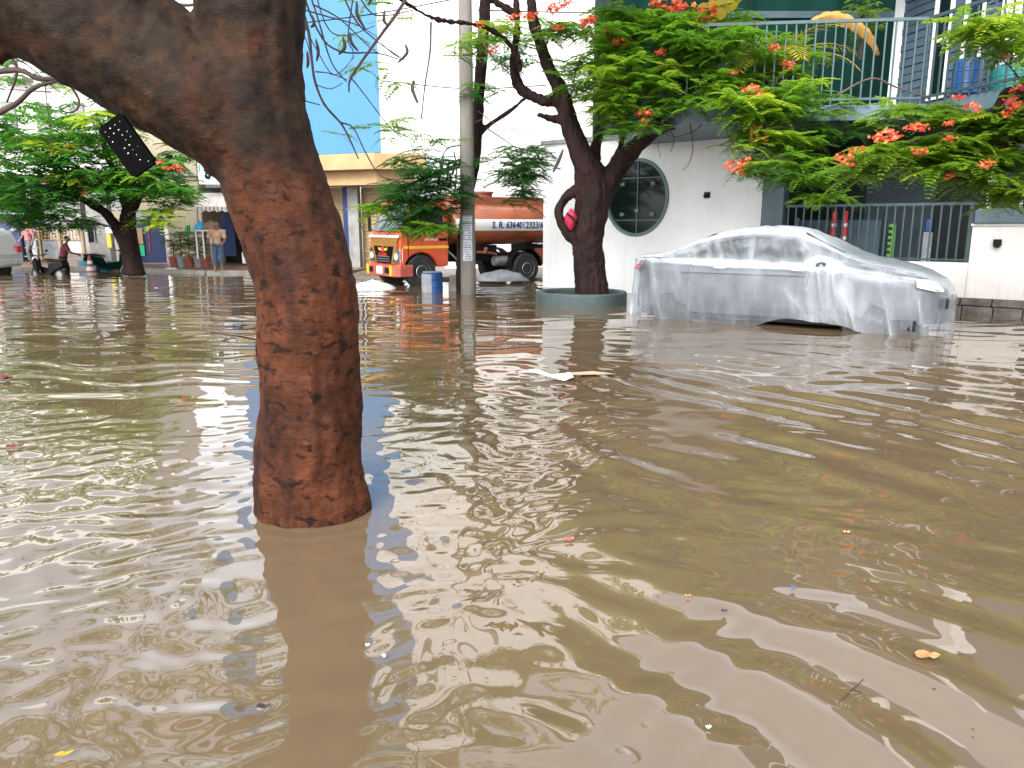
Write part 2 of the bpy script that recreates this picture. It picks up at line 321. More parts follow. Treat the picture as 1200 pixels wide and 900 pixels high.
# ---- flood water: real wave geometry on a fan-shaped grid
def build_water():
    NY, NX = 1000, 760
    ys = .7*(62/.7)**(np.linspace(0, 1, NY)); t = np.linspace(-1, 1, NX)
    Y = np.repeat(ys[:, None], NX, 1); X = t[None, :]*(1.0*Y+2.2)
    rg = np.random.default_rng(21)
    def spec(X, Y, n, lmin, lmax, ang, spread, slope, power=1.0):
        h = np.zeros_like(X)
        for i in range(n):
            lam = lmin*(lmax/lmin)**rg.random(); k = 2*math.pi/lam; a = R(ang)+rg.normal(0, R(spread))
            h += (slope/k)*math.sqrt(2/n)*np.cos(k*(X*math.cos(a)+Y*math.sin(a))+rg.random()*6.28)
        return h
    def wob(s, a): return spec(X, Y, 10, s*.6, s*1.8, 0, 180, 1)*a/(s/6.28)
    Xw = X+wob(1.6, .12); Yw = Y+wob(1.3, .12); Xn = X+wob(1.1, .035); Yn = Y+wob(.9, .035)
    sg = lambda v: 1/(1+np.exp(-v))
    def mix(Xw, Yw, f, *a): return f*spec(Xw, Yw, *a)
    patch = .55+.45*np.tanh(2*wob(2.4, 1))
    far = sg((Y-5.5)/.8)
    H = mix(Xw, Yw, far*(.6+.4*patch), 26, .30, .9, 90, 9, .034)                 # long even ripples towards the far side
    H += mix(Xw, Yw, far*.8, 14, 1.2, 2.6, 84, 14, .012)
    H += mix(X, Y, far*sg((Y-13)/1.5), 14, .5, 1.6, 90, 12, .02)
    wl = sg((-.15-X+.10*(Y-3))/.18)*sg((5.6-Y)/.5)                                      # choppy small ripples, near left
    H += mix(Xn, Yn, wl*(.6+.4*patch), 60, .10, .32, 88, 65, .085)
    wc = np.exp(-((X-.15-.02*Y)/.75)**2)*sg((7.2-Y)/.6)                                   # rounder ripples beside the trunk
    H += mix(Xn, Yn, wc, 40, .13, .46, 82, 50, .050)
    wr = sg((X-.25)/.25)*sg((8.5-Y)/.7)                                                # oblique train, near right
    H += mix(X+wob(2.2, .05), Y+wob(2.0, .05), wr*(.6+.4*patch), 14, .30, .80, 31, 6, .075)
    H += mix(Xw, Yw, wr*.6, 20, .12, .5, 60, 45, .026)
    wm = sg((X-1.2)/.6)*np.exp(-((Y-9.5)/2.6)**2)
    H += mix(X, Y, wm, 10, .5, 1.1, 60, 10, .018)
    # lee of the trunk: calmer strip between the trunk and the camera
    ax = -1.07*Y/3.93; lee = np.exp(-((X-ax)/(.36*Y/3.93+.02))**4)*sg((3.9-Y)/.15)
    H *= 1-.72*lee
    # rings off the trunk
    d = np.sqrt((X+1.05)**2+(Y-3.95)**2); H += .0006*np.cos(2*math.pi*(d-.3)/.11)*np.exp(-(d-.3)/.35)
    V = np.stack([X, Y, H], -1).reshape(-1, 3)
    idx = np.arange(NY*NX).reshape(NY, NX); F = np.stack([idx[:-1, :-1], idx[:-1, 1:], idx[1:, 1:], idx[1:, :-1]], -1).reshape(-1, 4)
    me = bpy.data.meshes.new('flood_water'); me.vertices.add(len(V)); me.vertices.foreach_set('co', V.astype('f4').ravel())
    me.loops.add(F.size); me.loops.foreach_set('vertex_index', F.astype('i4').ravel())
    me.polygons.add(len(F)); me.polygons.foreach_set('loop_start', np.arange(0, F.size, 4, dtype='i4')); me.polygons.foreach_set('loop_total', np.full(len(F), 4, dtype='i4'))
    me.polygons.foreach_set('use_smooth', np.ones(len(F), bool)); me.update(calc_edges=True)
    m = mat('muddy_water', (.126, .086, .048), .012, .1, .5, detail=8, col2=(.100, .070, .040)); p = m.node_tree.nodes['Principled BSDF']
    p.inputs['IOR'].default_value = 1.85; p.inputs['Specular IOR Level'].default_value = .5
    me.materials.append(m); o = bpy.data.objects.new('flood_water', me); COL.objects.link(o); struct(o)
build_water()
# ---- far pavement with kerb, and the ground the tanker stands on
pv = MB().prism([(-60, 27.3), (-14.2, 26.9), (-9.6, 24.5), (-5.2, 24.3), (-4.9, 27), (-4.9, 60), (-60, 60)], -.3, .10); struct(pv.build('pavement', M['paver']))
kb = MB()
for a, b in (((-60, 27.3), (-14.2, 26.9)), ((-14.2, 26.9), (-9.6, 24.5)), ((-9.6, 24.5), (-5.2, 24.3))):
    d = Vector((b[0]-a[0], b[1]-a[1])).normalized(); nn = Vector((d.y, -d.x))*.16
    kb.prism([a, b, (b[0]+nn.x, b[1]+nn.y), (a[0]+nn.x, a[1]+nn.y)], -.3, .13)
struct(kb.build('pavement_kerb', M['kerb'], bevel=.02))
gr = MB().prism([(-4.9, 22.6), (-1.5, 22.2), (3.5, 21.4), (12, 26), (12, 40), (-4.9, 40)], -.3, .07); struct(gr.build('muddy_roadside', M['mud']))
# ================================================================== WHITE HOUSE (frame along the street, theta 38 deg)
TH = R(38); HO = (.765, 19.22)
def HW(s, d, z=0): return Vector((HO[0]+s*math.cos(TH)+d*math.sin(TH), HO[1]-s*math.sin(TH)+d*math.cos(TH), z))
house = thing('white_house', 'white rendered single storey wing with a round porthole window and roof terrace', 'house', (*HO, 0), -TH)
CXW, CZW, RW = 2.56, 2.12, .80
def holed_wall():      # wall slab with a round opening
    mb = MB(); n = 48; x0, x1, z0, z1, dep = 0, 5.42, -.3, 3.4, .25
    ring = [(CXW+RW*math.cos(2*math.pi*i/n), CZW+RW*1.07*math.sin(2*math.pi*i/n)) for i in range(n)]
    out = []
    for i in range(n):
        a = 2*math.pi*i/n; dx, dz = math.cos(a), math.sin(a)
        k = min((x1-CXW)/dx if dx > 1e-6 else 1e9, (x0-CXW)/dx if dx < -1e-6 else 1e9, (z1-CZW)/dz if dz > 1e-6 else 1e9, (z0-CZW)/dz if dz < -1e-6 else 1e9)
        out.append((CXW+dx*k, CZW+dz*k))
    for y in (0, dep):
        o = len(mb.v); mb.v += [(p[0], y, p[1]) for p in ring]+[(p[0], y, p[1]) for p in out]
        for i in range(n):
            j = (i+1) % n; f = (o+i, o+j, o+n+j, o+n+i); mb.f.append(f if y == 0 else f[::-1])
    # corners
    for y in (0, dep):
        for cx, cz in ((x0, z0), (x1, z0), (x0, z1), (x1, z1)):
            # triangle filling between neighbours of the corner
            c = [p for p in range(n)]
            best = None
            for i in range(n):
                j = (i+1) % n; a, b = out[i], out[j]
                if abs(a[0]-b[0]) > 1e-6 and abs(a[1]-b[1]) > 1e-6 and (abs(a[0]-cx) < 1e-6 or abs(b[0]-cx) < 1e-6) and (abs(a[1]-cz) < 1e-6 or abs(b[1]-cz) < 1e-6):
                    mb.add([(a[0], y, a[1]), (cx, y, cz), (b[0], y, b[1])], [(0, 1, 2)])
    o = len(mb.v); mb.v += [(p[0], 0, p[1]) for p in ring]+[(p[0], dep, p[1]) for p in ring]
    for i in range(n): j = (i+1) % n; mb.f.append((o+i, o+n+i, o+n+j, o+j))
    mb.box(x0, dep+.002, z0, x0+.2, 5.5, z1)               # side wall going back
    mb.box(x0, 5.5, z0, 5.4, 5.7, z1)
    return mb
holed_wall().build('wall', M['white_wall'], house)
MB().box(-.06, -.05, 3.4, 5.44, 5.7, 3.5).build('coping', M['grey'], house, bevel=.01)
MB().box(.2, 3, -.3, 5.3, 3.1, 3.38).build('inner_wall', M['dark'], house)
wf = MB(); n = 48
prof = [(RW-.005, .10), (RW-.005, -.03), (RW-.07, -.03), (RW-.07, .10)]
for k in range(4):
    r0, y0 = prof[k]; r1, y1 = prof[(k+1) % 4]
    a = [(CXW+r0*math.cos(2*math.pi*i/n), y0, CZW+r0*1.07*math.sin(2*math.pi*i/n)) for i in range(n)]; b = [(CXW+r1*math.cos(2*math.pi*i/n), y1, CZW+r1*1.07*math.sin(2*math.pi*i/n)) for i in range(n)]
    wf.add(a+b, [(i, (i+1) % n, n+(i+1) % n, n+i) for i in range(n)])
win = wf.build('round_window', M['teal_frame'], house)
gl = MB(); gl.add([(CXW, .06, CZW)]+[(CXW+(RW-.06)*math.cos(2*math.pi*i/n), .06, CZW+(RW-.06)*1.07*math.sin(2*math.pi*i/n)) for i in range(n)], [(0, i+1, (i+1) % n+1) for i in range(n)]); gl.build('pane', M['glass'], win)
mu = MB(); mu.box(CXW-.012, .03, CZW-.78, CXW+.012, .055, CZW+.78); mu.box(CXW-.62, .028, CZW+.42, CXW+.62, .053, CZW+.44); mu.box(CXW-.62, .028, CZW-.5, CXW+.62, .053, CZW-.48); mu.build('glazing_bar', M['bluegrey'], win)
for dx, dz in ((-.38, .3), (.38, .3), (-.38, -.36), (.38, -.36), (0, -.28)):
    MB().box(CXW+dx-.05, .02, CZW+dz-.035, CXW+dx+.05, .05, CZW+dz+.035).build('hinge', M['teal_frame'], win)
cm = MB().box(4.18, -.03, 2.08, 4.30, 0, 2.2); cm.tube([(4.24, -.03, 2.15), (4.26, -.14, 2.11)], .045, 10); cm.build('wall_camera', M['black'], house)
MB().box(5.423, -.03, -.3, 5.86, .28, 3.24).build('pilaster', M['bluegrey'], house, bevel=.008)
# porch interior
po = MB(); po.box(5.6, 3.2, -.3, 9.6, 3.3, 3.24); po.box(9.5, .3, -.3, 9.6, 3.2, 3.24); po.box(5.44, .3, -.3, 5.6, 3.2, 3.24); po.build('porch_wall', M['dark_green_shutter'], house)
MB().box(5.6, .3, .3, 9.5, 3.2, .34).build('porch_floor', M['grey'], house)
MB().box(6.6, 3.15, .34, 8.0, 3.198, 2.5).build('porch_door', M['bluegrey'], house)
# boundary wall under the front railing
bw = thing('boundary_wall', 'low off white painted boundary wall with dark stone plinth beside the car', 'wall', tuple(HW(5.86, 0)), -TH)
b_ = MB(); b_.box(.003, -.02, .26, 3.3, .2, .87); b_.box(3.3, -.025, .26, 4.16, .22, 1.50); b_.box(4.16, -.02, .26, 9, .2, .82); b_.build('wall', M['pink_wall'], bw, bevel=.01)
b_ = MB(); rr = random.Random(3); x = -.2
for row in range(2):
    x = -.1
    while x < 8.5:
        l = rr.uniform(.25, .6); b_.box(x, -.05-rr.uniform(0, .03), -.3 if row == 0 else .13, x+l-.012, .2, .12 if row == 0 else .255); x += l
b_.build('plinth', M['stone'], bw, bevel=.015)
MB().box(3.28, -.05, 1.503, 4.2, .25, 1.54).build('coping', M['white_metal'], bw)
l_ = MB().box(3.64, -.09, 1.17, 3.76, -.027, 1.28); l_.box(3.66, -.12, 1.14, 3.74, -.03, 1.17); l_.build('wall_lamp', M['black'], bw)
pt = MB().box(3.32, -.12, 1.543, 4.1, .16, 1.80); pbx = thing('planter_box', 'long dark grey planter trough on top of the gate pillar', 'planter', tuple(HW(5.86, 0)), -TH)
pt.build('trough', M['bluegrey'], pbx, bevel=.02); MB().box(3.36, -.08, 1.80, 4.06, .12, 1.805).build('soil', M['soil'], pbx)
# windows right of the pillar
wr_ = thing('lattice_window', 'white gridded tall window beside the gate pillar at the right edge', 'window', tuple(HW(9.6, .5)), -TH)
f_ = MB(); f_.box(-.35, 0, 1.2, -.27, .06, 3.2); f_.box(-.27, 0, 3.12, 2.4, .06, 3.2)
for x in (.15, .6, 1.05, 1.5, 2.0): f_.box(x, 0, .9, x+.05, .06, 3.12)
for z in (1.75, 2.25, 2.7): f_.box(-.27, .005, z, 2.4, .055, z+.04)
f_.build('frame', M['white_metal'], wr_); MB().box(-.27, .07, .8, 2.4, .08, 3.2).build('pane', M['glass'], wr_)
gt = thing('glass_gate', 'narrow dark glazed gate panel right of the pillar lamp', 'gate', tuple(HW(10.02, -.03)), -TH)
MB().box(.06, 0, .86, 1.4, .03, 1.7).build('pane', M['glass'], gt); g_ = MB().box(0, -.02, .83, .06, .05, 1.75); g_.box(.06, -.02, .83, 1.4, .05, .858); g_.build('frame', M['white_metal'], gt)
# front railing
rl = thing('front_railing', 'dark teal vertical bar railing on the boundary wall behind the covered car', 'railing', tuple(HW(5.88, .08)), -TH)
MB().box(0, -.02, 1.86, 3.4, .03, 1.91).build('top_rail', M['rail'], rl); MB().box(0, -.015, .9, 3.26, .02, .93).build('bottom_rail', M['rail'], rl)
bar0 = MB().box(-.014, -.012, .872, .014, .016, 1.86).build('bar', M['rail'], rl); bar0.location.x = .06
for i in range(1, 22): c = bar0.copy(); COL.objects.link(c); c.location.x = .06+i*.15
MB().box(3.2, -.03, .872, 3.27, .035, 1.86).build('post', M['rail'], rl)
pp = thing('partition_panel', 'pale grey sheet partition standing behind the railing', 'panel', tuple(HW(5.9, .7)), -TH)
MB().box(.05, 0, .34, 1.62, .03, 1.62).build('sheet', M['slate'], pp); MB().box(0, -.02, .34, .05, .05, 1.66).build('frame', M['steel'], pp)
for k, (s_, lb) in enumerate(((6.72, 'left red reflective post standing behind the railing bars'), (6.92, 'right red reflective post standing behind the railing bars'))):
    q = HW(s_, .45, .34); t = thing('safety_post', lb, 'post', tuple(q), 0, 'red posts behind the railing'); MB().lathe([(.05, 0), (.05, 1.42), (.03, 1.45)], n=12).build('tube', M['red'], t, smooth=False)
    for z in (.9, 1.15): MB().lathe([(.052, z), (.052, z+.06)], n=12, cap=False).build('band', M['white_paint'], t)
q = HW(7.78, .5, .34); t = thing('chequered_post', 'bright green post with dark notches behind the railing', 'post', tuple(q), -TH)
MB().box(-.06, -.03, 0, .06, .03, 1.2).build('post', mat('lime_paint', (.1, .3, .03), .5, .1), t)
g_ = MB(); [g_.box(-.065, -.04, .1+k*.11, .0, -.031, .15+k*.11) for k in range(10)]; g_.build('notch_strip', M['black'], t)
q = HW(8.35, .7, .34); t = thing('water_purifier', 'slim grey and blue upright tap unit in the dark porch', 'appliance', tuple(q), -TH)
MB().box(-.07, -.06, .45, .09, .06, 1.05).build('body', M['grey_plastic'], t, bevel=.02); MB().box(-.05, -.06, 1.053, .07, .06, 1.28).build('top', M['blue_plastic'], t, bevel=.02); MB().tube([(0, 0, 0), (0, 0, .45)], .025, 8).build('stand', M['steel'], t)
# ---- terrace on top
A0 = P(800, 135, 13.9); A1 = P(1083, 135, 13.5)
terr = thing('roof_terrace', 'dark edged first floor terrace slab over the porch', 'terrace', (A1.x, A1.y, 3.25), 0)
B1 = Vector((7.75, 10.4, 0)); poly = [(A0.x, A0.y), (A1.x, A1.y), (B1.x, B1.y), (14, 9), (16, 24), (2.4, 22), (1.4, 19.4), (2.6, 17.7)]
MB().prism(poly, 3.252, 3.5).build('slab', M['bluegrey'], terr, world=True)
def railrun(a, b, z0, z1, label, name='terrace_railing', step=.16, mt='rail'):
    a = Vector(a); b = Vector(b); L = (b-a).length; rz = math.atan2(b.y-a.y, b.x-a.x)
    t = thing(name, label, 'railing', (a.x, a.y, z0), rz, 'terrace railings')
    MB().box(0, -.025, z1-z0-.05, L, .025, z1-z0).build('top_rail', M[mt], t); MB().box(0, -.02, .08, L, .02, .12).build('bottom_rail', M[mt], t)
    b0 = MB().box(-.012, -.012, 0, .012, .012, z1-z0-.05).build('bar', M[mt], t); b0.location.x = .02
    for i in range(1, int(L/step)+1): c = b0.copy(); COL.objects.link(c); c.location.x = .02+i*step
M['rail_l'] = mat('railing_paint_light', (.045, .085, .09), .4, .12, 8)
railrun((A0.x+.05, A0.y+.1), (A1.x-.05, A1.y+.05), 3.5, 4.86, 'teal bar railing along the front edge of the roof terrace', mt='rail_l')
railrun((A1.x-.05, A1.y+.05), (B1.x-.05, B1.y), 3.5, 4.86, 'grey bar railing running along the slate clad side of the terrace', mt='rail')
# backdrop building with dark green face
gb = thing('green_building', 'tall building with a dark green face behind the roof terrace', 'building', (7, 21, 0))
MB().box(2.6, 19.5, 0, 9.6, 26, 9.8).build('wall', M['green_wall'], gb, world=True)
MB().box(2.58, 19.44, 6.3, 9.62, 19.52, 6.45).build('ledge', M['rail'], gb, world=True)
for z in (3.6, 9.3): MB().box(2.58, 19.44, z, 9.62, 19.52, z+.12).build('ledge', M['rail'], gb, world=True)
# slate clad building
S0 = P(1052, 100, 16.2); S1 = P(1172, 60, 13.6)
Ls = math.hypot(S1.x-S0.x, S1.y-S0.y); rzs = math.atan2(S1.y-S0.y, S1.x-S0.x)
sb = thing('slate_clad_building', 'upper storey clad in blue grey slate strips with narrow white windows', 'building', (S0.x, S0.y, 3.5), rzs)
sm_ = MB(); sm_.box(0, .03, 0, Ls, 3, 5.8)
for i in range(38): sm_.box(0, -.0-.012*(i % 2), .15*i+.01, Ls, .028, .15*i+.14)
sm_.build('wall', M['slate'], sb)
MB().box(-.22, -.06, 0, -.003, .3, 5.9).build('corner_column', M['white_wall'], sb); MB().box(Ls+.003, -.06, 0, Ls+.3, .3, 5.9).build('end_column', M['white_wall'], sb)
MB().box(-.4, -1.5, 2.9, 1.7, -.03, 3.05).build('eave', M['white_metal'], sb)
for x in (.95, 1.75):
    f = MB(); f.box(x, -.05, .3, x+.1, -.014, 2.5); f.box(x+.42, -.05, .3, x+.5, -.014, 2.5); f.box(x+.1, -.05, 2.42, x+.42, -.014, 2.5); f.box(x+.1, -.05, 1.3, x+.42, -.014, 1.36); f.box(x+.1, -.05, .3, x+.42, -.014, .38)
    wn = f.build('window', M['white_metal'], sb); MB().box(x+.1, -.03, .38, x+.42, -.02, 2.42).build('pane', M['glass'], wn)
# things on the terrace
def drum(name, label, cat, c, r, h, m, m2=None):
    t = thing(name, label, cat, tuple(c)); MB().lathe([(r*.9, 0), (r, .04*h), (r, .3*h), (r*1.03, .33*h), (r, .36*h), (r, .64*h), (r*1.03, .67*h), (r, .7*h), (r, .93*h), (r*.88, h), (r*.3, h*1.0)], n=28).build('body', m, t, smooth=False)
    MB().lathe([(r*.91, 0), (r*.91, .03*h)], (0, 0, h*.985), 28).build('lid', m2 or m, t); return t
drum('plastic_drum', 'blue plastic drum behind the terrace railing near the white column', 'drum', P(1131, 112, 13.4), .22, .55, M['blue_plastic'])
drum('plastic_drum', 'teal plastic drum behind the terrace railing at the far right', 'drum', P(1185, 112, 12.4), .3, .4, mat('teal_plastic', (.01, .22, .2), .4))
# ================================================================== BLUE AND WHITE APARTMENT BLOCK
C0 = P(447, 180, 26.)          # its near corner, level of the canopy
cx0, cy0 = C0.x, C0.y
bb = thing('corner_block', 'tall corner building with a sky blue side and a blank white front', 'building', (cx0, cy0, 0))
# blue face recedes to the left, white face recedes to the right
bd = Vector((-.93, .37)); wd = Vector((.96, .28))
def face(mb, a, d, L, z0, z1, th, nrm): mb.prism([(a[0], a[1]), (a[0]+d.x*L, a[1]+d.y*L), (a[0]+d.x*L+nrm[0]*th, a[1]+d.y*L+nrm[1]*th), (a[0]+nrm[0]*th, a[1]+nrm[1]*th)], z0, z1)
zc = C0.z
f = MB(); face(f, (cx0, cy0), bd, 6.2, zc+.05, 19, .3, (.37, .93)); f.build('blue_wall', M['blue_wall'], bb, world=True)
f = MB(); face(f, (cx0+.003, cy0-.02), wd, 9, zc-.02, 17, .3, (-.28, .96)); face(f, (cx0+2.0, cy0+.6), wd, 9, 0, zc-.03, .3, (-.28, .96)); f.build('white_wall', M['white_far'], bb, world=True)
MB().prism([(cx0-5.9, cy0+2.3), (cx0-.1, cy0+.3), (cx0+8.6, cy0+2.7), (cx0+6, cy0+9), (cx0-4, cy0+9)], 18.0, 18.2).build('roof', M['grey'], bb, world=True)
MB().prism([(cx0-5.6, cy0+1.3), (cx0-.1, cy0-.9), (cx0+1.5, cy0-.5), (cx0+1.3, cy0+.5), (cx0, cy0+.8), (cx0-5.4, cy0+2.9)], zc-.55, zc-.05).build('canopy', M['beige'], bb, world=True, bevel=.02)
MB().prism([(cx0-5.4, cy0+1.7), (cx0-.1, cy0-.5), (cx0+1.0, cy0-.2), (cx0+1.0, cy0+.5), (cx0, cy0+.8), (cx0-5.3, cy0+2.9)], zc-1.0, zc-.553).build('beam', M['beige'], bb, world=True)
q0 = Vector((cx0-5.3, cy0+2.5)); 
def along(px, dy=0):
    # point on the ground floor line under the canopy seen at column px
    a = Vector((cx0, cy0+.5)); k = (px-600)/900/.979
    t_ = (a.x-k*a.y)/(k*bd.y-bd.x); return Vector((a.x+bd.x*t_, a.y+bd.y*t_+dy))
def seg(mb, px0, px1, z0, z1, th, dy=0):
    a, b = along(px0, dy), along(px1, dy); mb.prism([(a.x, a.y), (b.x, b.y), (b.x, b.y+th), (a.x, a.y+th)], z0, z1)
zt = zc-1.003
for a, b in ((384, 411), (430, 458)):
    s_ = MB(); nn = 22
    for i in range(nn): seg(s_, a, b, .1+i*(zt-.1)/nn, .1+(i+.82)*(zt-.1)/nn, .1, .25+.03*(i % 2))
    seg(s_, a, b, .1, zt, .1, .32); s_.build('roller_shutter', M['shutter'], bb, world=True)
s_ = MB(); seg(s_, 411.5, 417, 0, zt, .3, -.1); s_.build('downpipe', M['navy'], bb, world=True)
s_ = MB(); seg(s_, 417.5, 429, 0, zt, .5, -.2); s_.build('pillar', M['grey'], bb, world=True)
s_ = MB(); seg(s_, 458.5, 470, 0, zt, .5, -.05); seg(s_, 372, 383.5, 0, zt, .5, -.05); s_.build('side_pillar', M['cream'], bb, world=True)
# ================================================================== WATER TANKER LORRY
PH = R(33); TO = (-2.82, 20.57)
tk = thing('tanker_lorry', 'orange water tanker lorry parked nose left behind the concrete pole', 'lorry', (*TO, -.06), math.pi+PH)
def text_mesh(body, width, height, font_bold=.0, res=2):
    c = bpy.data.curves.new('t', 'FONT'); c.body = body; c.size = 1; c.offset = font_bold; c.resolution_u = res; c.fill_mode = 'FRONT'
    o = bpy.data.objects.new('t', c); COL.objects.link(o); dg = bpy.context.evaluated_depsgraph_get(); dg.update()
    me = bpy.data.meshes.new_from_object(o.evaluated_get(dg)); bpy.data.objects.remove(o)
    V = np.array([v.co[:] for v in me.vertices]); F = [tuple(p.vertices) for p in me.polygons]
    V[:, 0] = (V[:, 0]-V[:, 0].min())/np.ptp(V[:, 0])*width; V[:, 1] = (V[:, 1]-V[:, 1].min())/np.ptp(V[:, 1])*height
    return V, F
arch = [(.0+.50*math.cos(a), .40+.50*math.sin(a)) for a in np.linspace(R(15), R(165), 10)]
prof = [(.54, .53)]+arch+[(-.78, .55), (-.78, 2.05), (-.7, 2.17), (-.5, 2.2), (.12, 2.2), (.24, 2.14), (.50, 1.38), (.57, 1.28), (.59, .8), (.58, .55)]
MB().prism_y(prof, -.95, .95).build('cab', M['t_orange'], tk, bevel=.03)
# front: gold panel, white strip, grille, emblem, lamps, bumper, windscreen
fr = MB(); fr.add([(.603, -.86, 1.27), (.603, .86, 1.27), (.612, .72, .62), (.612, -.72, .62)], [(0, 3, 2, 1), (0, 1, 2, 3)]); fr.build('front_panel', M['t_gold'], tk)
MB().box(.585, -.93, 1.272, .618, .93, 1.33).build('trim_strip', M['white_paint'], tk, bevel=.01)
gr_ = MB(); gr_.add([(.62, -.62, 1.05), (.62, .62, 1.05), (.63, .42, .62), (.63, -.42, .62)], [(0, 3, 2, 1), (0, 1, 2, 3)]); gr_ = gr_.build('grille', M['black'], tk)
for z in (.66, .72, .78): MB().box(.625, -.4, z, .64, .4, z+.02).build('grille_bar', M['greyc'], gr_)
em = MB(); em.lathe([(.0, 0), (.075, 0), (.075, .012), (0, .012)], n=16, cap=False); em.v = [(.636+z, x, .97+y) for x, y, z in em.v]; em.build('emblem', M['red'], gr_)
wg = MB()
for sg_ in (-1, 1): wg.add([(.64, sg_*.08, 1.0), (.64, sg_*.3, 1.02), (.64, sg_*.27, .95), (.64, sg_*.1, .93)], [(0, 1, 2, 3)])
wg.build('wing_badge', M['t_yellow'], gr_)
V, F = text_mesh('EICHER', .52, .085, .01)
MB().add([(.642, -.26+v[0], .80+v[1]) for v in V], F).build('lettering', M['red'], gr_)
for s_ in (-1, 1):
    hl = MB().add([(.60, s_*.93, 1.0), (.62, s_*.74, 1.0), (.635, s_*.55, .66), (.60, s_*.94, .66), (.52, s_*.955, .66), (.52, s_*.955, 1.0)], [(0, 1, 2, 3), (0, 3, 4, 5)]); h = hl.build('headlight', M['chrome'], tk)
    MB().lathe([(.09, 0), (.07, .02), (.0, .03)], (0, 0, 0), 14, cap=False).build('lens', M['white_paint'], h).matrix_local = Matrix.Translation((.625, s_*.78, .8)) @ Matrix.Rotation(R(90), 4, 'Y')
bm_ = MB(); bm_.prism([(.60, -.99), (.74, -.9), (.78, 0), (.74, .9), (.60, .99), (.25, .99), (.25, .95), (.5, .9), (.5, -.9), (.25, -.95), (.25, -.99)], .30, .60); bp = bm_.build('bumper', M['t_bump'], tk, bevel=.03)
for y in (-.5, .5): MB().box(.70, y-.12, .38, .772, y+.12, .52).build('fog_recess', M['black'], bp)
for y in (-.72, .74): MB().box(.70, y-.07, .32, .775, y+.07, .58).build('reflector', M['t_yellow'], bp)
MB().box(.765, -.1, .36, .79, .24, .55).build('number_plate', M['white_paint'], bp)
ws = MB().add([(.492, -.84, 1.42), (.492, .84, 1.42), (.245, .80, 2.10), (.245, -.80, 2.10)], [(0, 1, 2, 3)]); ws.v = [(x+.035, y, z+.01) for x, y, z in ws.v]; ws = ws.build('windscreen', mat('windscreen_glass', (.10, .13, .14), .05, .3, 1.5, spec=1), tk)
for y in (-.4, .25): MB().tube([(.56, y, 1.38), (.545, y+.2, 1.5), (.50, y+.42, 1.62)], .012, 5).build('wiper', M['black'], ws)
MB().box(.1, -.8, 2.2, .28, .8, 2.24).build('sun_visor', M['t_bump'], tk, bevel=.01)
for s_ in (-1, 1):
    d_ = MB().add([(x, s_*.957, z) for x, z in ((-.62, 1.42), (-.62, 2.02), (.12, 2.02), (.34, 1.45), (.34, 1.42))], [(0, 1, 2, 3, 4)]); d_.build('side_window', M['glass'], tk)
    MB().box(-.78, s_*.955-.003, 1.0, .5, s_*.955+.003, 1.07).build('yellow_stripe', M['t_yellow'], tk)
    MB().box(-.74, s_*.96-.004, 1.19, -.50, s_*.96+.004, 1.26).build('side_lamp', M['black'], tk)
    MB().tube([(.42, s_*.96, 2.0), (.52, s_*1.12, 1.95), (.5, s_*1.12, 1.5), (.4, s_*.97, 1.4)], .015, 6).build('mirror_arm', M['black'], tk)
    MB().box(.49, s_*1.12-.09, 1.42, .53, s_*1.12+.09, 1.9).build('mirror', M['black'], tk, bevel=.02)
    MB().box(.36, s_*.962-.003, .62, .375, s_*.962+.003, 1.4).build('door_seam', M['black'], tk)
    MB().box(-.45, s_*.97-.012, 1.32, -.25, s_*.97+.012, 1.36).build('door_handle', M['black'], tk)
    MB().box(.1, s_*.9-.04, .30, .56, s_*.9+.05, .52).build('footstep', M['black'], tk, bevel=.01)
V, F = text_mesh('EICHER', .36, .05, .01)
MB().add([(-.10-v[0], .962, 1.2+v[1]) for v in V], [f[::-1] for f in F]).build('lettering', M['white_paint'], tk)
def wheel(x, y, r, wd):
    mb = MB(); mb.lathe([(r*.6, -wd/2), (r*.92, -wd/2), (r, -wd*.35), (r, wd*.35), (r*.92, wd/2), (r*.6, wd/2)], n=28)
    mb.v = [(a, c, b) for a, b, c in mb.v]; t = mb.build('wheel', M['rubber'], tk, smooth=False); t.location = (x, y, r)
    mb = MB(); mb.lathe([(0, wd/2-.06), (r*.3, wd/2-.05), (r*.34, wd/2+.01), (r*.5, wd/2-.04), (r*.6, wd/2+.005)], n=24, cap=False)
    mb.v = [(a, c*(1 if y > 0 else -1), b) for a, b, c in mb.v]; mb.build('rim', M['steel'], t)
for x, ys_ in ((0, (.82, -.82)), (-3.2, (.80, -.80)), ):
    for y in ys_: wheel(x, y, .42, .26 if x == 0 else .42)
MB().box(-4.9, -.42, .62, .2, -.3, .82).box(-4.9, .3, .62, .2, .42, .82).build('chassis_rail', M['black'], tk)
for x in (-1.3, -2.3, -3.9): MB().box(x-.05, -.8, .83, x+.05, .8, 1.06).build('cross_bearer', M['black'], tk)
def ell(x0, x1, yb, zb, zc_, n=36, endr=.06):
    mb = MB(); st = [(x0, .88), (x0-.03, .97), (x0-endr, 1), (x1+endr, 1), (x1+.03, .97), (x1, .88)]
    for x, k in st:
        mb.v += [(x, yb*k*math.cos(2*math.pi*i/n), zc_+zb*k*math.sin(2*math.pi*i/n)) for i in range(n)]
    for j in range(len(st)-1):
        for i in range(n): a, b = j*n+i, j*n+(i+1) % n; mb.f.append((a, b, b+n, a+n))
    mb.f.append(tuple(range(n))[::-1]); mb.f.append(tuple((len(st)-1)*n+i for i in range(n))); return mb
tank = ell(-.95, -5.0, .97, .58, 1.63).build('tank', M['t_tank'], tk, smooth=True)
def onell(z, off): return .97*math.sqrt(max(0, 1-((z-1.63)/.58)**2))+off
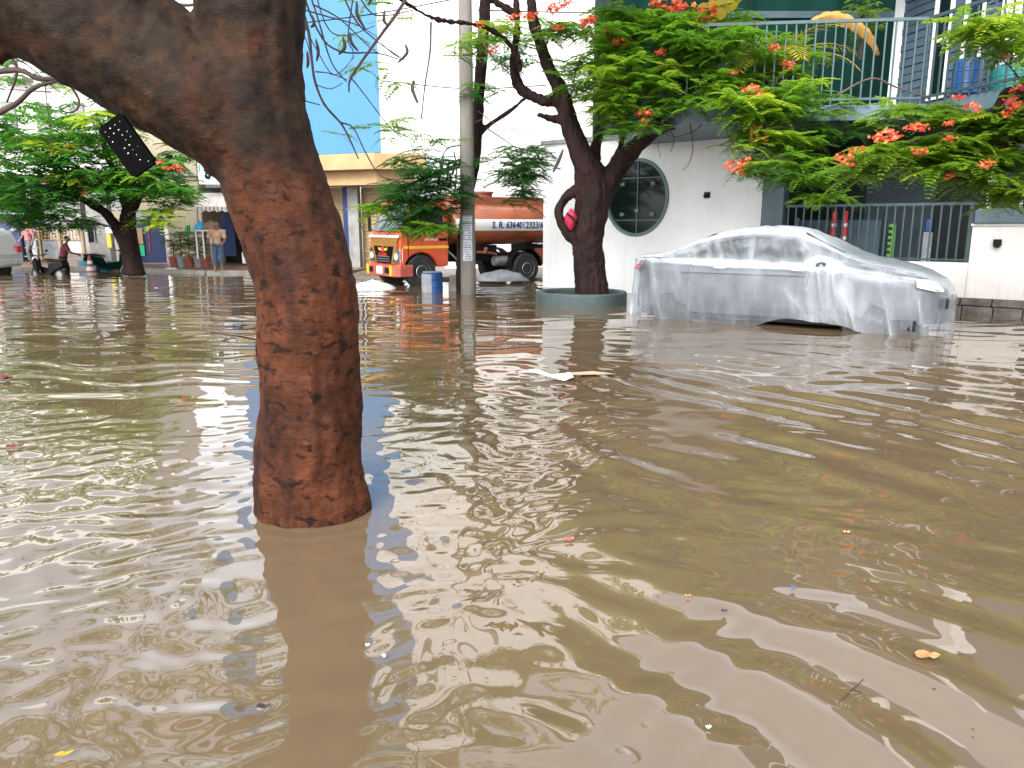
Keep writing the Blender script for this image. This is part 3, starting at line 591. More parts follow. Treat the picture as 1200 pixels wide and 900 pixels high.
for x in (-1.3, -4.6):
    mb = ell(x, x-.05, .985, .595, 1.63, endr=.0); mb.build('band', M['t_tankd'], tank)
zz = np.linspace(1.44, 1.74, 6); mb = MB()
for z in zz: mb.v += [(-.99, onell(z, .006), z), (-4.95, onell(z, .006), z)]
mb.f = [(2*i, 2*i+2, 2*i+3, 2*i+1) for i in range(5)]; mb.build('white_band', M['white_paint'], tank)
V, F = text_mesh('S. R. 6364012323/6', 1.66, .19, .028)
MB().add([(-2.10-v[0], onell(1.495+v[1], .026), 1.495+v[1]) for v in V], [f[::-1] for f in F]).build('lettering', M['navy_text'], tank)
MB().box(-4.9, -.5, 2.12, -1.2, .5, 2.34).build('top_walkway', M['t_tankd'], tk, bevel=.01)
MB().lathe([(.26, 0), (.26, .1), (.3, .1), (.3, .15), (0, .17)], (-2.4, 0, 2.34), 20).build('manhole', M['t_tankd'], tk)
for y in (.62,):
    a_ = ell(-2.35, -2.9, .14, .14, .62, 18); a_.v = [(x, yy+y, z) for x, yy, z in a_.v]; a_.build('air_tank', M['steel'], tk)
    a_ = ell(-1.25, -1.7, .17, .17, .6, 18); a_.v = [(x, yy+y, z) for x, yy, z in a_.v]; a_.build('fuel_tank', M['greyc'], tk)
mb = MB()
for a in np.linspace(R(10), R(170), 9): pass
for s_ in (-1, 1):
    aa = np.linspace(R(0), R(180), 12); mb = MB()
    for a in aa: mb.v += [(-3.2+.52*math.cos(a), s_*.58, .46+.5*math.sin(a)), (-3.2+.52*math.cos(a), s_*1.0, .46+.5*math.sin(a))]
    mb.f = [(2*i, 2*i+1, 2*i+3, 2*i+2) for i in range(11)]; mb.build('mudguard', M['black'], tk)
MB().box(-3.78, .6, .5, -3.74, 1.0, .95).build('mud_flap', M['t_tankd'], tk)
MB().tube([(-.85, .7, .95), (-1.0, .78, .8), (-1.2, .8, .62)], .03, 8).build('air_pipe', M['steel'], tk)
MB().tube([(-1.7, .85, .88), (-2.1, .9, .85), (-2.3, .85, .8)], .035, 8).tube([(-1.9, .9, .85), (-1.95, .93, 1.0)], .05, 8).build('outlet_valve', M['t_tankd'], tk)
MB().box(-.95, -.55, .9, -.82, .55, 1.6).build('cab_back_rack', M['black'], tk)
# ================================================================== POLE
pq = G(549, 345, 0); pl = thing('utility_pole', 'straight grey concrete utility pole with pasted paper notices', 'pole', (pq.x, pq.y, 0))
MB().lathe([(.175, -.3), (.165, 1), (.155, 3), (.14, 6), (.12, 9)], n=20).build('shaft', M['pole'], pl, smooth=True)
def notice(z0, z1, seed):
    mb = MB(); n = 8; rz = random.Random(seed)
    for i in range(n+1):
        a = R(-128+i*9.5); 
        for z in (z0, z1): mb.v.append(((.172-.004*z)*math.cos(a), (.172-.004*z)*math.sin(a), z))
    mb.f = [(2*i, 2*i+2, 2*i+3, 2*i+1) for i in range(n)]; o = mb.build('paper_notice', M['paper'], pl)
    tx = MB()
    for k in range(int((z1-z0)/.05)):
        z = z0+.03+k*.05; 
        for j in range(5):
            if rz.random() < .15: continue
            a0 = R(-122+j*12); a1 = a0+R(rz.uniform(6, 11)); r_ = .176-.004*z
            tx.add([(r_*math.cos(a0), r_*math.sin(a0), z), (r_*math.cos(a1), r_*math.sin(a1), z), (r_*math.cos(a1), r_*math.sin(a1), z+.018), (r_*math.cos(a0), r_*math.sin(a0), z+.018)], [(0, 1, 2, 3)])
    tx.build('print_lines', M['navy_text'], o)
notice(.75, 1.2, 1); notice(1.215, 1.72, 2)
# drum, sheets and rubble by the lorry
dq = G(507, 342, 0)+Vector((0,0,-.06)); drum('plastic_drum', 'dented blue and grey drum standing in front of the lorry wheel', 'drum', dq, .24, .52, M['blue_plastic'], M['grey_plastic'])
w_ = [o for o in COL.objects if o.name.startswith('body') and o.parent and o.parent.location == dq][-1]
pn = MB(); 
for z in (0, .2, .34, .44): 
    for i in range(9): a = R(175+i*12); pn.v.append((.252*math.cos(a), .252*math.sin(a), .04+z))
pn.f = [(j*9+i, j*9+i+1, j*9+i+10, j*9+i+9) for j in range(3) for i in range(8)]; pn.build('grey_label', M['grey_plastic'], w_.parent)
def heap(name, label, cat, c, rx, ry, h, m, seed):
    mb = MB(); n, k = 26, 9; off = Vector((seed*3.1, 0, 0))
    for j in range(k+1):
        f = j/k
        for i in range(n):
            a = 6.283*i/n; d = 1+.22*noise.noise(Vector((math.cos(a)*1.6, math.sin(a)*1.6, f*2))+off)+.08*noise.noise(Vector((math.cos(a)*6, math.sin(a)*6, f*5))+off)
            mb.v.append((rx*math.cos(a)*(1-f**1.6)*d, ry*math.sin(a)*(1-f**1.6)*d, -.06+h*(f**.7)*(1+.2*noise.noise(Vector((a*2, f*3, seed))))))
    for j in range(k):
        for i in range(n): a, b = j*n+i, j*n+(i+1) % n; mb.f.append((a, b, b+n, a+n))
    o = mb.build(name, m, None, smooth=True); o.location = c; return tag(o, label, cat)
heap('plastic_sheet', 'crumpled white plastic sheet floating below the lorry bumper', 'sheet', G(436, 338), .62, .38, .26, M['tarp'], 1)
heap('rubble_heap', 'grey white heap of sacks on the mud under the tank', 'heap', P(588, 326, 20.6), .75, .35, .28, M['grey_plastic'], 2)
bk = MB().box(-.12, -.1, -.06, .14, .1, .2); bk.box(-.1, -.08, .203, .1, .1, .38); o = bk.build('block_stack', M['kerb'], None, bevel=.01); o.location = G(532, 341); tag(o, 'two pale concrete blocks stacked beside the pole foot', 'blocks')
# ================================================================== COVERED CAR
CL, CW = 4.65, .87
CTH = R(35); c_o = Vector((2.02, 13.06, 0))+Vector((math.sin(CTH), math.cos(CTH), 0))*.87
c_o -= Vector((math.cos(CTH), -math.sin(CTH), 0))*.17
car = thing('parked_car', 'silver grey saloon car parked in the flood by the white house', 'car', tuple(c_o), -CTH)
TX = [0, .04, .12, .5, .8, 1.15, 1.55, 2.0, 2.35, 2.7, 3.05, 3.4, 3.6, 4.0, 4.3, 4.5, 4.6, 4.65]
TZ = [.62, .90, 1.0, 1.04, 1.10, 1.28, 1.41, 1.475, 1.48, 1.43, 1.29, 1.10, 1.03, .95, .86, .74, .6, .5]
def topz(x): return float(np.interp(x, TX, TZ))
def beltz(x): return min(float(np.interp(x, [0, 1, 3.4, 4.65], [.96, .96, .9, .72])), topz(x)-.02)
def halfw(x): return CW*max(0, 1-abs(2*x/CL-1)**5.5)**(1/2.6)
def sect(x, t):          # t 0 sill .. 1 roof centre, near side positive
    T, B, w = topz(x), beltz(x), halfw(x); gh = min(1, (T-B)/.48)
    ys_ = [w*.95, w*.99, w, w*.985, w*(.95-.06*gh), w*(.92-.20*gh), w*(.70-.12*gh), w*.3, 0]
    zs_ = [.14, .3, .6*B/.96+.02, B-.05, B+.01*gh, T-.09*gh-.012, T-.03*gh-.006, T-.004, T]
    ts = [0, .12, .3, .45, .5, .72, .82, .92, 1]
    return float(np.interp(t, ts, ys_)), float(np.interp(t, ts, zs_))
def shell(fn, xs, ts):
    mb = MB(); full = [(t, -1) for t in ts]+[(t, 1) for t in ts[::-1][1:]]
    for x in xs:
        for t, sg_ in full:
            mb.v.append(fn(x, t, sg_))
    k = len(full)
    for i in range(len(xs)-1):
        for j in range(k-1): a = i*k+j; mb.f.append((a, a+1, a+k+1, a+k))
    return mb
xs = [CL/2*(1-math.cos(math.pi*i/70)) for i in range(71)]; ts = [0, .06, .12, .2, .3, .38, .45, .5, .56, .64, .72, .77, .82, .87, .92, .96, 1]
M['car'] = mat('silver_grey_car_paint', (.075, .082, .095), .35, .08, 2, metal=.4, coat=.6)
# near side of the car (towards the camera) is local -y
body = shell(lambda x, t, g: (x, g*sect(x, t)[0], sect(x, t)[1]), xs, ts).build('body', M['car'], car, smooth=True)
MB().box(.3, -.78, .06, CL-.3, .78, .2).build('underside', M['black'], car)
def sidepanel(name, poly, m, off=.012, parent=car, both=True):
    for g in ((-1, 1) if both else (-1,)):
        mb = MB(); n = 10
        x0 = min(p[0] for p in poly); x1 = max(p[0] for p in poly)
        lo = [p for p in poly if p[2] == 0]; hi = [p for p in poly if p[2] == 1]
        for i in range(n+1):
            x = x0+(x1-x0)*i/n
            a = float(np.interp(x, [p[0] for p in lo], [p[1] for p in lo])); b = float(np.interp(x, [p[0] for p in hi], [p[1] for p in hi]))
            for j in range(5):
                t = a+(b-a)*j/4; y, z = sect(x, t); mb.v.append((x, g*(y+off), z))
        mb.f = [(i*5+j, i*5+j+1, i*5+j+6, i*5+j+5) for i in range(n) for j in range(4)]
        mb.build(name, m, parent, smooth=True)
sidepanel('rear_window', [(1.05, .515, 0), (2.02, .515, 0), (1.05, .53, 1), (1.35, .69, 1), (2.02, .70, 1)], M['glass'])
sidepanel('front_window', [(2.1, .515, 0), (3.2, .515, 0), (2.1, .70, 1), (2.7, .70, 1), (3.2, .525, 1)], M['glass'])
mb = MB()
for x in (2.78, 3.36):
    for y in np.linspace(-.56, .56, 7): mb.v.append((x, y*(1 if x < 3 else 1.2), topz(x)+.004))
mb.f = [(i, i+1, i+8, i+7) for i in range(6)]; mb.build('windscreen', M['glass'], car, smooth=True)
mb = MB()
for x in (.82, 1.42):
    for y in np.linspace(-.56, .56, 7): mb.v.append((x, y, topz(x)+.012))
mb.f = [(i, i+1, i+8, i+7) for i in range(6)]; mb.build('back_window', M['glass'], car, smooth=True)
for g in (-1, 1):
    for x in (1.62, 2.78): MB().box(x-.09, g*.875-.012, .84, x+.09, g*.875+.012, .87).build('door_handle', M['chrome'], car, bevel=.008)
    mb = MB(); mb.lathe([(.0, -.11), (.08, -.09), (.11, 0), (.08, .08), (0, .09)], n=14, cap=False); mb.v = [(3.12+z*.7, g*(.95)+y*.8, .93+x*.6) for x, y, z in mb.v]; mb.build('mirror', M['car'], car, smooth=True)
    for x in (.85, 3.72):
        mb = MB(); mb.lathe([(.2, -.1), (.29, -.1), (.32, -.06), (.32, .06), (.29, .1), (.2, .1)], n=28); mb.v = [(a, c, b) for a, b, c in mb.v]; t = mb.build('wheel', M['rubber'], car); t.location = (x, g*.74, .13)
        mb = MB(); mb.lathe([(0, .06), (.06, .075), (.2, .07), (.21, .1)], n=20, cap=False); mb.v = [(a, c*g, b) for a, b, c in mb.v]; mb.build('rim', M['steel'], t)
    mb = MB(); mb.add([(4.32, g*.815, .80), (4.52, g*.62, .76), (4.6, g*.36, .70), (4.62, g*.36, .60), (4.55, g*.64, .62), (4.34, g*.83, .68)], [(0, 1, 2, 3, 4, 5)]); mb.v = [(x-.01, y*1.0, z-.01) for x, y, z in mb.v]; mb.build('headlight', M['white_paint'], car)
    mb = MB(); mb.add([(.10, g*.5, .86), (.12, g*.62, .86), (.22, g*.79, .87), (.36, g*.872, .9), (.2, g*.86, .8), (.12, g*.62, .78)], [(0, 1, 2, 3, 4, 5)]); mb.build('tail_light', M['red'], car)
    mb = MB().box(1.0, g*.872-.004, .76, 3.4, g*.872+.004, .775); mb.build('crease_line', M['black'], car)
MB().box(4.60, -.45, .36, 4.68, .45, .5).build('front_grille', M['black'], car, bevel=.02)
# transparent rain cover thrown over it
def rdg(a): return 1-2*abs(math.sin(a))**.7
def cfold(s, z, sd=0): return .75*rdg(s*3.6+1.6*math.sin(s*1.9+sd)+z*2.2)+.28*rdg(s*7.5+1.7*math.sin(s*4.1)+z*3+sd)+.12*math.sin(s*37+z*3+2*math.sin(s*7))
def foldmask(x): return .3+.9*math.exp(-((x-.25)/.55)**2)+.9*math.exp(-((x-3.25)/.5)**2)+.8*math.exp(-((x-4.2)/.5)**2)
def arcs(x): return x+.8*(abs(2*x/CL-1)**9)*(1 if x > CL/2 else -1)
GA = []
def cover(x, t, g):
    gat = 0.0
    xc = min(max(x, 0), CL); y, z = sect(xc, max(t, .0)); s_ = arcs(x)
    endf = (abs(2*xc/CL-1))**14*(1 if xc > CL/2 else -1)
    nz_ = noise.fractal(Vector((x*2.2, g*y*2.2, z*2.2)), 1, 2, 4)
    B = beltz(xc)
    hang = max(0, (B-z)/max(B, .1))
    if t <= .5:
        lift = 0.0
        if g < 0: lift = .17*math.exp(-((x-3.05)/.75)**4)+.03*math.sin(x*3)
        z = -.06+lift+(z-.14)*(1-(-.06+lift)/B)*B/(B-.14) if B > .2 else z
        hang = max(0, min(1, (B-z)/B))
        bul = .045+.05*hang+(.07*hang+.008)*foldmask(x)*(cfold(s_*1.0, z, g)+.4)+.015*nz_
        if g < 0:     # mirror pushes the sheet out into a tent with folds falling below it
            mz = .98
            dx = (x-3.12-.25*(mz-z)*(1 if x > 3.12 else .6))/(.14+.28*max(0, mz-z)); bul += .36*math.exp(-dx*dx)*max(0, 1-(mz-z)/.95)**1.1*(1 if z < mz else 1)*(1+.25*math.sin((x-3.1)*38*(1-.5*(mz-z))))
            gat = math.exp(-(dx/1.15)**2)*.55*max(0, 1-(mz-z)/1.3)
            for xh in (1.62, 2.78): bul += .05*math.exp(-((x-xh)/.12)**2)*math.exp(-((z-.86)/.08)**2)
    else:
        bul = .032+.010*nz_+.007*cfold(s_*1.3+g*y*2, y*3, 2)
        k = max(0, 1-abs(t-.61)/.13); bul += k*(.008*math.sin(s_*22+3*math.sin(x*4))+.008)
        if g < 0 and t < .62: bul += .22*math.exp(-((x-3.12)/.17)**2)*(1-(t-.5)/.12)**1.5
    if t <= .5:
        fo_ = .5+.5*cfold(s_, z, g); gat += max(0, fo_)**2*(.12+.30*(foldmask(x)-.3))*(.35+.65*hang)
    else: gat += .12*max(0, 1-abs(t-.53)/.04)*(1 if g < 0 else .5)+(.5*math.exp(-((x-3.12)/.25)**2)*max(0, 1-(t-.5)/.12) if g < 0 else 0)
    GA.append(min(.7, max(0, gat)))
    yy = y+bul*(1 if y > .02 else y/.02)
    zz_ = z+(0 if t <= .5 else (.03+.016*nz_+.012*noise.noise(Vector((x*9, g*y*9, 3.3))))*(t-.5)*2+.05*math.exp(-((x-1.2)/.25)**2)*max(0, t-.7)*abs(noise.noise(Vector((x*7, y*6, 1)))))
    return (x*1.012-.028+endf*(.05+.035*hang*cfold(y*3+x, z, 5)), g*yy, zz_)
cx_ = [CL/2*(1-math.cos(math.pi*i/420)) for i in range(421)]
ct = list(np.linspace(0, .5, 34))+list(np.linspace(.5, 1, 34))[1:]
cov_t = tag(shell(cover, cx_, ct).build('car_cover', None, None, smooth=True), 'translucent wet plastic sheet draped over the silver saloon car', 'car cover')
cov_t.location = c_o; cov_t.scale = (1.035, 1, 1); car.scale = (1.035, 1, 1); cov_t.rotation_euler = (0, 0, -CTH)
m = bpy.data.materials.new('translucent_wet_plastic'); m.use_nodes = True; n = m.node_tree; p = n.nodes['Principled BSDF']
p.inputs['Base Color'].default_value = (.46, .49, .53, 1); p.inputs['Roughness'].default_value = .24; p.inputs['Specular IOR Level'].default_value = .6
tr = n.nodes.new('ShaderNodeBsdfTransparent'); tr.inputs[0].default_value = (.93, .95, .97, 1); ms = n.nodes.new('ShaderNodeMixShader')
t_ = n.nodes.new('ShaderNodeTexCoord'); mp = n.nodes.new('ShaderNodeMapping'); mp.inputs['Scale'].default_value = (2.2, 1.5, 1.0); n.links.new(t_.outputs['Object'], mp.inputs[0])
def tx(scale, det, dist, fmin, fmax, tmin, tmax, ridge=False):
    z1 = n.nodes.new('ShaderNodeTexNoise'); z1.inputs['Scale'].default_value = scale; z1.inputs['Detail'].default_value = det; z1.inputs['Distortion'].default_value = dist; n.links.new(mp.outputs[0], z1.inputs['Vector'])
    out = z1.outputs['Fac']
    if ridge:
        a = n.nodes.new('ShaderNodeMath'); a.operation = 'SUBTRACT'; a.inputs[1].default_value = .5; n.links.new(out, a.inputs[0])
        b = n.nodes.new('ShaderNodeMath'); b.operation = 'ABSOLUTE'; n.links.new(a.outputs[0], b.inputs[0]); out = b.outputs[0]
    r1 = n.nodes.new('ShaderNodeMapRange'); r1.inputs['From Min'].default_value = fmin; r1.inputs['From Max'].default_value = fmax; r1.inputs['To Min'].default_value = tmin; r1.inputs['To Max'].default_value = tmax
    n.links.new(out, r1.inputs['Value']); return r1.outputs[0]
def addn(a, b):
    q = n.nodes.new('ShaderNodeMath'); q.operation = 'ADD'; q.use_clamp = True; n.links.new(a, q.inputs[0]); n.links.new(b, q.inputs[1]); return q.outputs[0]
base = tx(1.4, 6, .5, .35, .70, .08, .22)
ga_ = n.nodes.new('ShaderNodeAttribute'); ga_.attribute_name = 'gather'
mp = n.nodes.new('ShaderNodeMapping'); mp.inputs['Scale'].default_value = (9, 2, .9); n.links.new(t_.outputs['Object'], mp.inputs[0])
creases = addn(tx(1.1, 2, .4, 0, .012, .10, 0, True), ga_.outputs['Fac'])
ge = n.nodes.new('ShaderNodeNewGeometry'); sx = n.nodes.new('ShaderNodeSeparateXYZ'); n.links.new(ge.outputs['Normal'], sx.inputs[0])
ab = n.nodes.new('ShaderNodeMath'); ab.operation = 'ABSOLUTE'; n.links.new(sx.outputs['Z'], ab.inputs[0])
r2 = n.nodes.new('ShaderNodeMapRange'); r2.inputs['From Min'].default_value = .3; r2.inputs['From Max'].default_value = .85; r2.inputs['To Max'].default_value = .75; n.links.new(ab.outputs[0], r2.inputs['Value'])  # upward faces made more opaque and white, standing in for sky reflection
lw = n.nodes.new('ShaderNodeLayerWeight'); lw.inputs['Blend'].default_value = .5
r4 = n.nodes.new('ShaderNodeMapRange'); r4.inputs['From Min'].default_value = .35; r4.inputs['From Max'].default_value = 1; r4.inputs['To Max'].default_value = .5; n.links.new(lw.outputs['Facing'], r4.inputs['Value'])
fac = addn(addn(addn(base, creases), r2.outputs[0]), r4.outputs[0])
ad = n.nodes.new('ShaderNodeMath'); ad.operation = 'MULTIPLY'; ad.inputs[1].default_value = 1.0; n.links.new(fac, ad.inputs[0])
z2 = n.nodes.new('ShaderNodeTexNoise'); z2.inputs['Scale'].default_value = 5; z2.inputs['Detail'].default_value = 5; z2.inputs['Distortion'].default_value = 1.5; n.links.new(mp.outputs[0], z2.inputs['Vector'])
bu = n.nodes.new('ShaderNodeBump'); bu.inputs['Strength'].default_value = .5; bu.inputs['Distance'].default_value = .02; n.links.new(z2.outputs['Fac'], bu.inputs['Height']); n.links.new(bu.outputs[0], p.inputs['Normal'])
n.links.new(ad.outputs[0], ms.inputs[0]); n.links.new(tr.outputs[0], ms.inputs[1]); n.links.new(p.outputs[0], ms.inputs[2]); n.links.new(ms.outputs[0], n.nodes['Material Output'].inputs['Surface'])
at_ = cov_t.data.attributes.new('gather', 'FLOAT', 'POINT'); at_.data.foreach_set('value', GA[-len(cov_t.data.vertices):])
cov_t.data.materials.append(m)
# ================================================================== FOREGROUND TREE
TY = 3.95
def ch(pts, Y=TY, add=0):      # (px, py, width px [, dY]) -> world centre and radius
    P_ = []; r_ = []
    for q in pts:
        y = Y+(q[3] if len(q) > 3 else 0); P_.append(P(q[0], q[1], y)); r_.append(q[2]/2/900*(P(q[0], q[1], y)-Vector(CAM)).length*.985)
    return P_, r_
M['bark'] = bpy.data.materials.new('wet_red_brown_bark'); M['bark'].use_nodes = True
def bark_nodes(m):
    n = m.node_tree; p = n.nodes['Principled BSDF']; L = n.links.new
    t = n.nodes.new('ShaderNodeTexCoord')
    def nz(scale, det, st=(1, 1, 1), dist=0):
        mp = n.nodes.new('ShaderNodeMapping'); mp.inputs['Scale'].default_value = st; L(t.outputs['Object'], mp.inputs[0])
        z = n.nodes.new('ShaderNodeTexNoise'); z.inputs['Scale'].default_value = scale; z.inputs['Detail'].default_value = det; z.inputs['Distortion'].default_value = dist; z.inputs['Roughness'].default_value = .65; L(mp.outputs[0], z.inputs[0]); return z.outputs['Fac']
    def ramp(x, els):
        r = n.nodes.new('ShaderNodeValToRGB'); L(x, r.inputs[0]); e = r.color_ramp.elements
        e[0].position, e[0].color = els[0][0], (*els[0][1], 1); e[1].position, e[1].color = els[-1][0], (*els[-1][1], 1)
        for po_, c in els[1:-1]: q = e.new(po_); q.color = (*c, 1)
        return r.outputs[0]
    base = ramp(nz(2.6, 8, (1, 1, .8), .4), [(.3, (.018, .0065, .004)), (.44, (.046, .0145, .0062)), (.58, (.082, .025, .009)), (.74, (.055, .021, .011))])
    pit = ramp(nz(10, 5, (1, 1, 1.7), .7), [(.54, (1, 1, 1)), (.62, (.22, .2, .2))])
    spk = ramp(nz(26, 8, (1, 1, 2.6)), [(.34, (.7, .68, .67)), (.66, (1.15, 1.13, 1.1))])
    big = ramp(nz(3.4, 5, (1.6, 1.6, .7), .8), [(.40, (.58, .54, .52)), (.56, (1.05, 1.03, 1))])
    m1 = n.nodes.new('ShaderNodeMix'); m1.data_type = 'RGBA'; m1.blend_type = 'MULTIPLY'; m1.inputs[0].default_value = 1; L(base, m1.inputs[6]); L(pit, m1.inputs[7])
    m2 = n.nodes.new('ShaderNodeMix'); m2.data_type = 'RGBA'; m2.blend_type = 'MULTIPLY'; m2.inputs[0].default_value = 1; L(m1.outputs[2], m2.inputs[6]); L(spk, m2.inputs[7])
    m2b = n.nodes.new('ShaderNodeMix'); m2b.data_type = 'RGBA'; m2b.blend_type = 'MULTIPLY'; m2b.inputs[0].default_value = 1; L(m2.outputs[2], m2b.inputs[6]); L(big, m2b.inputs[7]); m2 = m2b
    # upper limbs blend to grey black with height, broken up by noise
    sx = n.nodes.new('ShaderNodeSeparateXYZ'); L(t.outputs['Object'], sx.inputs[0])
    ad = n.nodes.new('ShaderNodeMath'); ad.operation = 'ADD'; L(sx.outputs['Z'], ad.inputs[0])
    mr0 = n.nodes.new('ShaderNodeMapRange'); mr0.inputs['From Min'].default_value = .3; mr0.inputs['From Max'].default_value = .7; mr0.inputs['To Min'].default_value = -.8; mr0.inputs['To Max'].default_value = .8; L(nz(1.8, 6), mr0.inputs[0]); L(mr0.outputs[0], ad.inputs[1])
    mr = n.nodes.new('ShaderNodeMapRange'); mr.inputs['From Min'].default_value = 1.35; mr.inputs['From Max'].default_value = 2.3; mr.inputs['To Max'].default_value = .9; L(ad.outputs[0], mr.inputs[0])
    up_ = ramp(nz(6, 8), [(.35, (.004, .003, .002)), (.52, (.014, .009, .005)), (.72, (.042, .021, .009))])
    m3 = n.nodes.new('ShaderNodeMix'); m3.data_type = 'RGBA'; L(mr.outputs[0], m3.inputs[0]); L(m2.outputs[2], m3.inputs[6]); L(up_, m3.inputs[7])
    L(m3.outputs[2], p.inputs['Base Color'])
    rr_ = n.nodes.new('ShaderNodeMapRange'); rr_.inputs['To Min'].default_value = .5; rr_.inputs['To Max'].default_value = .85; L(nz(5, 4), rr_.inputs[0]); L(rr_.outputs[0], p.inputs['Roughness'])
    hs_ = n.nodes.new('ShaderNodeMath'); hs_.operation = 'ADD'; a1 = nz(9, 9, (1, 1, 1.3), .3); a2 = nz(38, 7, (1, 1, 2.6))
    mu_ = n.nodes.new('ShaderNodeMath'); mu_.operation = 'MULTIPLY'; mu_.inputs[1].default_value = .35; L(a2, mu_.inputs[0]); L(a1, hs_.inputs[0]); L(mu_.outputs[0], hs_.inputs[1])
    b = n.nodes.new('ShaderNodeBump'); b.inputs['Strength'].default_value = .75; b.inputs['Distance'].default_value = .016; L(hs_.outputs[0], b.inputs['Height']); L(b.outputs[0], p.inputs['Normal'])
    p.inputs['Specular IOR Level'].default_value = .14
bark_nodes(M['bark'])
fq = P(367, 597, TY); ft = thing('shade_tree', 'large red brown leaning trunk standing in the brown flood water up close', 'tree', (fq.x, fq.y, 0))
main = ch([(368, 700, 136), (368, 600, 128), (365, 560, 122), (364, 500, 113), (364, 440, 114), (362, 390, 115), (359, 340, 113), (350, 300, 112), (338, 262, 110), (322, 215, 112), (303, 160, 116), (294, 110, 112), (292, 50, 108), (293, 0, 110), (298, -90, 108), (312, -220, 100), (330, -380, 80), (345, -520, 50)])
limb = ch([(316, 205, 92), (268, 140, 122), (222, 104, 130), (165, 64, 130), (105, 24, 134), (40, -16, 130), (-60, -70, 120), (-200, -150, 100, -.1), (-380, -300, 70, -.2), (-500, -460, 40, -.3)])
knob = ch([(305, 0, 90), (326, 34, 56), (331, 58, 40)])
r1_ = ch([(388, 330, 60), (400, 390, 44), (404, 450, 40), (402, 520, 42), (408, 590, 48), (412, 660, 56)])
r2_ = ch([(330, 470, 50), (328, 560, 58), (330, 640, 64)])
stub = ch([(70, 20, 80), (20, 52, 26), (-40, 78, 16)])
organic('trunk', [main, limb, knob, r1_, r2_, stub], M['bark'], ft, .016, .016, 3.2, .005, 22, 5, ridge=.014)
def twig(pts, Y, r0, r1, parent, name='branch', m='twig', n=6):
    sp = smooth_path([P(x, y, Y+(d[0] if d else 0)) for x, y, *d in pts], 4); k = len(sp)
    return MB().tube(sp, [r0+(r1-r0)*i/(k-1) for i in range(k)], n, rough=.12).build(name, M[m], parent, world=True, smooth=True)
# dark bare branches hanging from the crown across the blue wall
T = [([(348, -60), (352, 0), (362, 40), (368, 90), (380, 122), (400, 145), (412, 168), (420, 186)], .011, .004), ([(398, 143), (414, 150), (428, 178), (445, 205), (468, 212)], .005, .003),
     ([(500, -50), (472, 5), (442, 47), (412, 90), (409, 108)], .012, .005), ([(412, 92), (422, 104), (440, 128), (458, 150), (482, 170)], .005, .002), ([(344, 108), (352, 116), (375, 123)], .006, .003),
     ([(352, -40), (372, 20), (388, 72), (406, 96)], .007, .003), ([(340, -50), (372, 35), (398, 60), (440, 62), (470, 70)], .007, .003), ([(382, -60), (412, 16), (438, 45), (470, 68)], .006, .003),
     ([(396, -50), (430, 10), (452, 18), (484, 12)], .006, .003), ([(360, -50), (380, 25), (402, 42), (440, 30)], .005, .002), ([(352, 20), (372, 60), (392, 88), (416, 66)], .004, .002),
     ([(420, -40), (408, 40), (414, 60), (412, 70)], .005, .002), ([(370, 84), (386, 86), (408, 94)], .004, .002), ([(372, 100), (388, 104), (402, 97)], .003, .002), ([(350, 30), (360, 50), (366, 78)], .004, .002),
     ([(448, 52), (462, 64), (478, 72)], .004, .002), ([(344, 8), (386, 20), (420, 30), (452, 50)], .005, .002), ([(366, 5), (398, 22), (436, 58), (446, 60)], .005, .002)]
for pts, a, b in T: twig(pts, 4.6, a, b, ft)
for pts, a, b in [([(-30, 88), (20, 82), (45, 92), (78, 92)], .02, .012), ([(-20, 140), (18, 122), (40, 103), (70, 94)], .022, .010), ([(78, 94), (92, 116), (90, 128), (80, 132), (70, 128)], .009, .005), ([(6, 60), (20, 82), (8, 120)], .012, .006), ([(52, 92), (56, 130), (62, 180)], .004, .002), ([(0, 60), (30, 75), (60, 100), (70, 108)], .006, .003), ([(60, 108), (30, 106), (0, 104)], .004, .002)]: twig(pts, 5.2, a, b, ft)
for pts, a, b in [([(160, -20), (185, 0), (215, 6), (240, 4)], .012, .008), ([(170, 8), (190, 2), (222, -10)], .008, .005), ([(200, -20), (196, 5), (190, 16)], .006, .004)]: twig(pts, 4.5, a, b, ft)
def pod(pts, Y, r, parent):
    sp = smooth_path([P(x, y, Y) for x, y in pts], 5); k = len(sp)
    o = MB().tube(sp, [max(.0015, r*math.sin(math.pi*min(1, .06+.9*i/(k-1)))**.5) for i in range(k)], 8).build('seed_pod', M['pod'], parent, world=True, smooth=True)
for pts in ([(418, 2), (419, 18), (428, 34)], [(410, 38), (412, 50), (420, 60)], [(402, 44), (404, 56), (397, 64)], [(451, 12), (450, 24), (455, 30)], [(475, 52), (477, 62), (466, 74)], [(370, 46), (373, 60), (371, 72)], [(360, 60), (361, 72), (360, 80)], [(484, 94), (484, 106), (489, 121)], [(366, 18), (368, 28), (364, 32)], [(430, -6), (434, 0), (432, 5)]): pod(pts, 4.55, .009, ft)
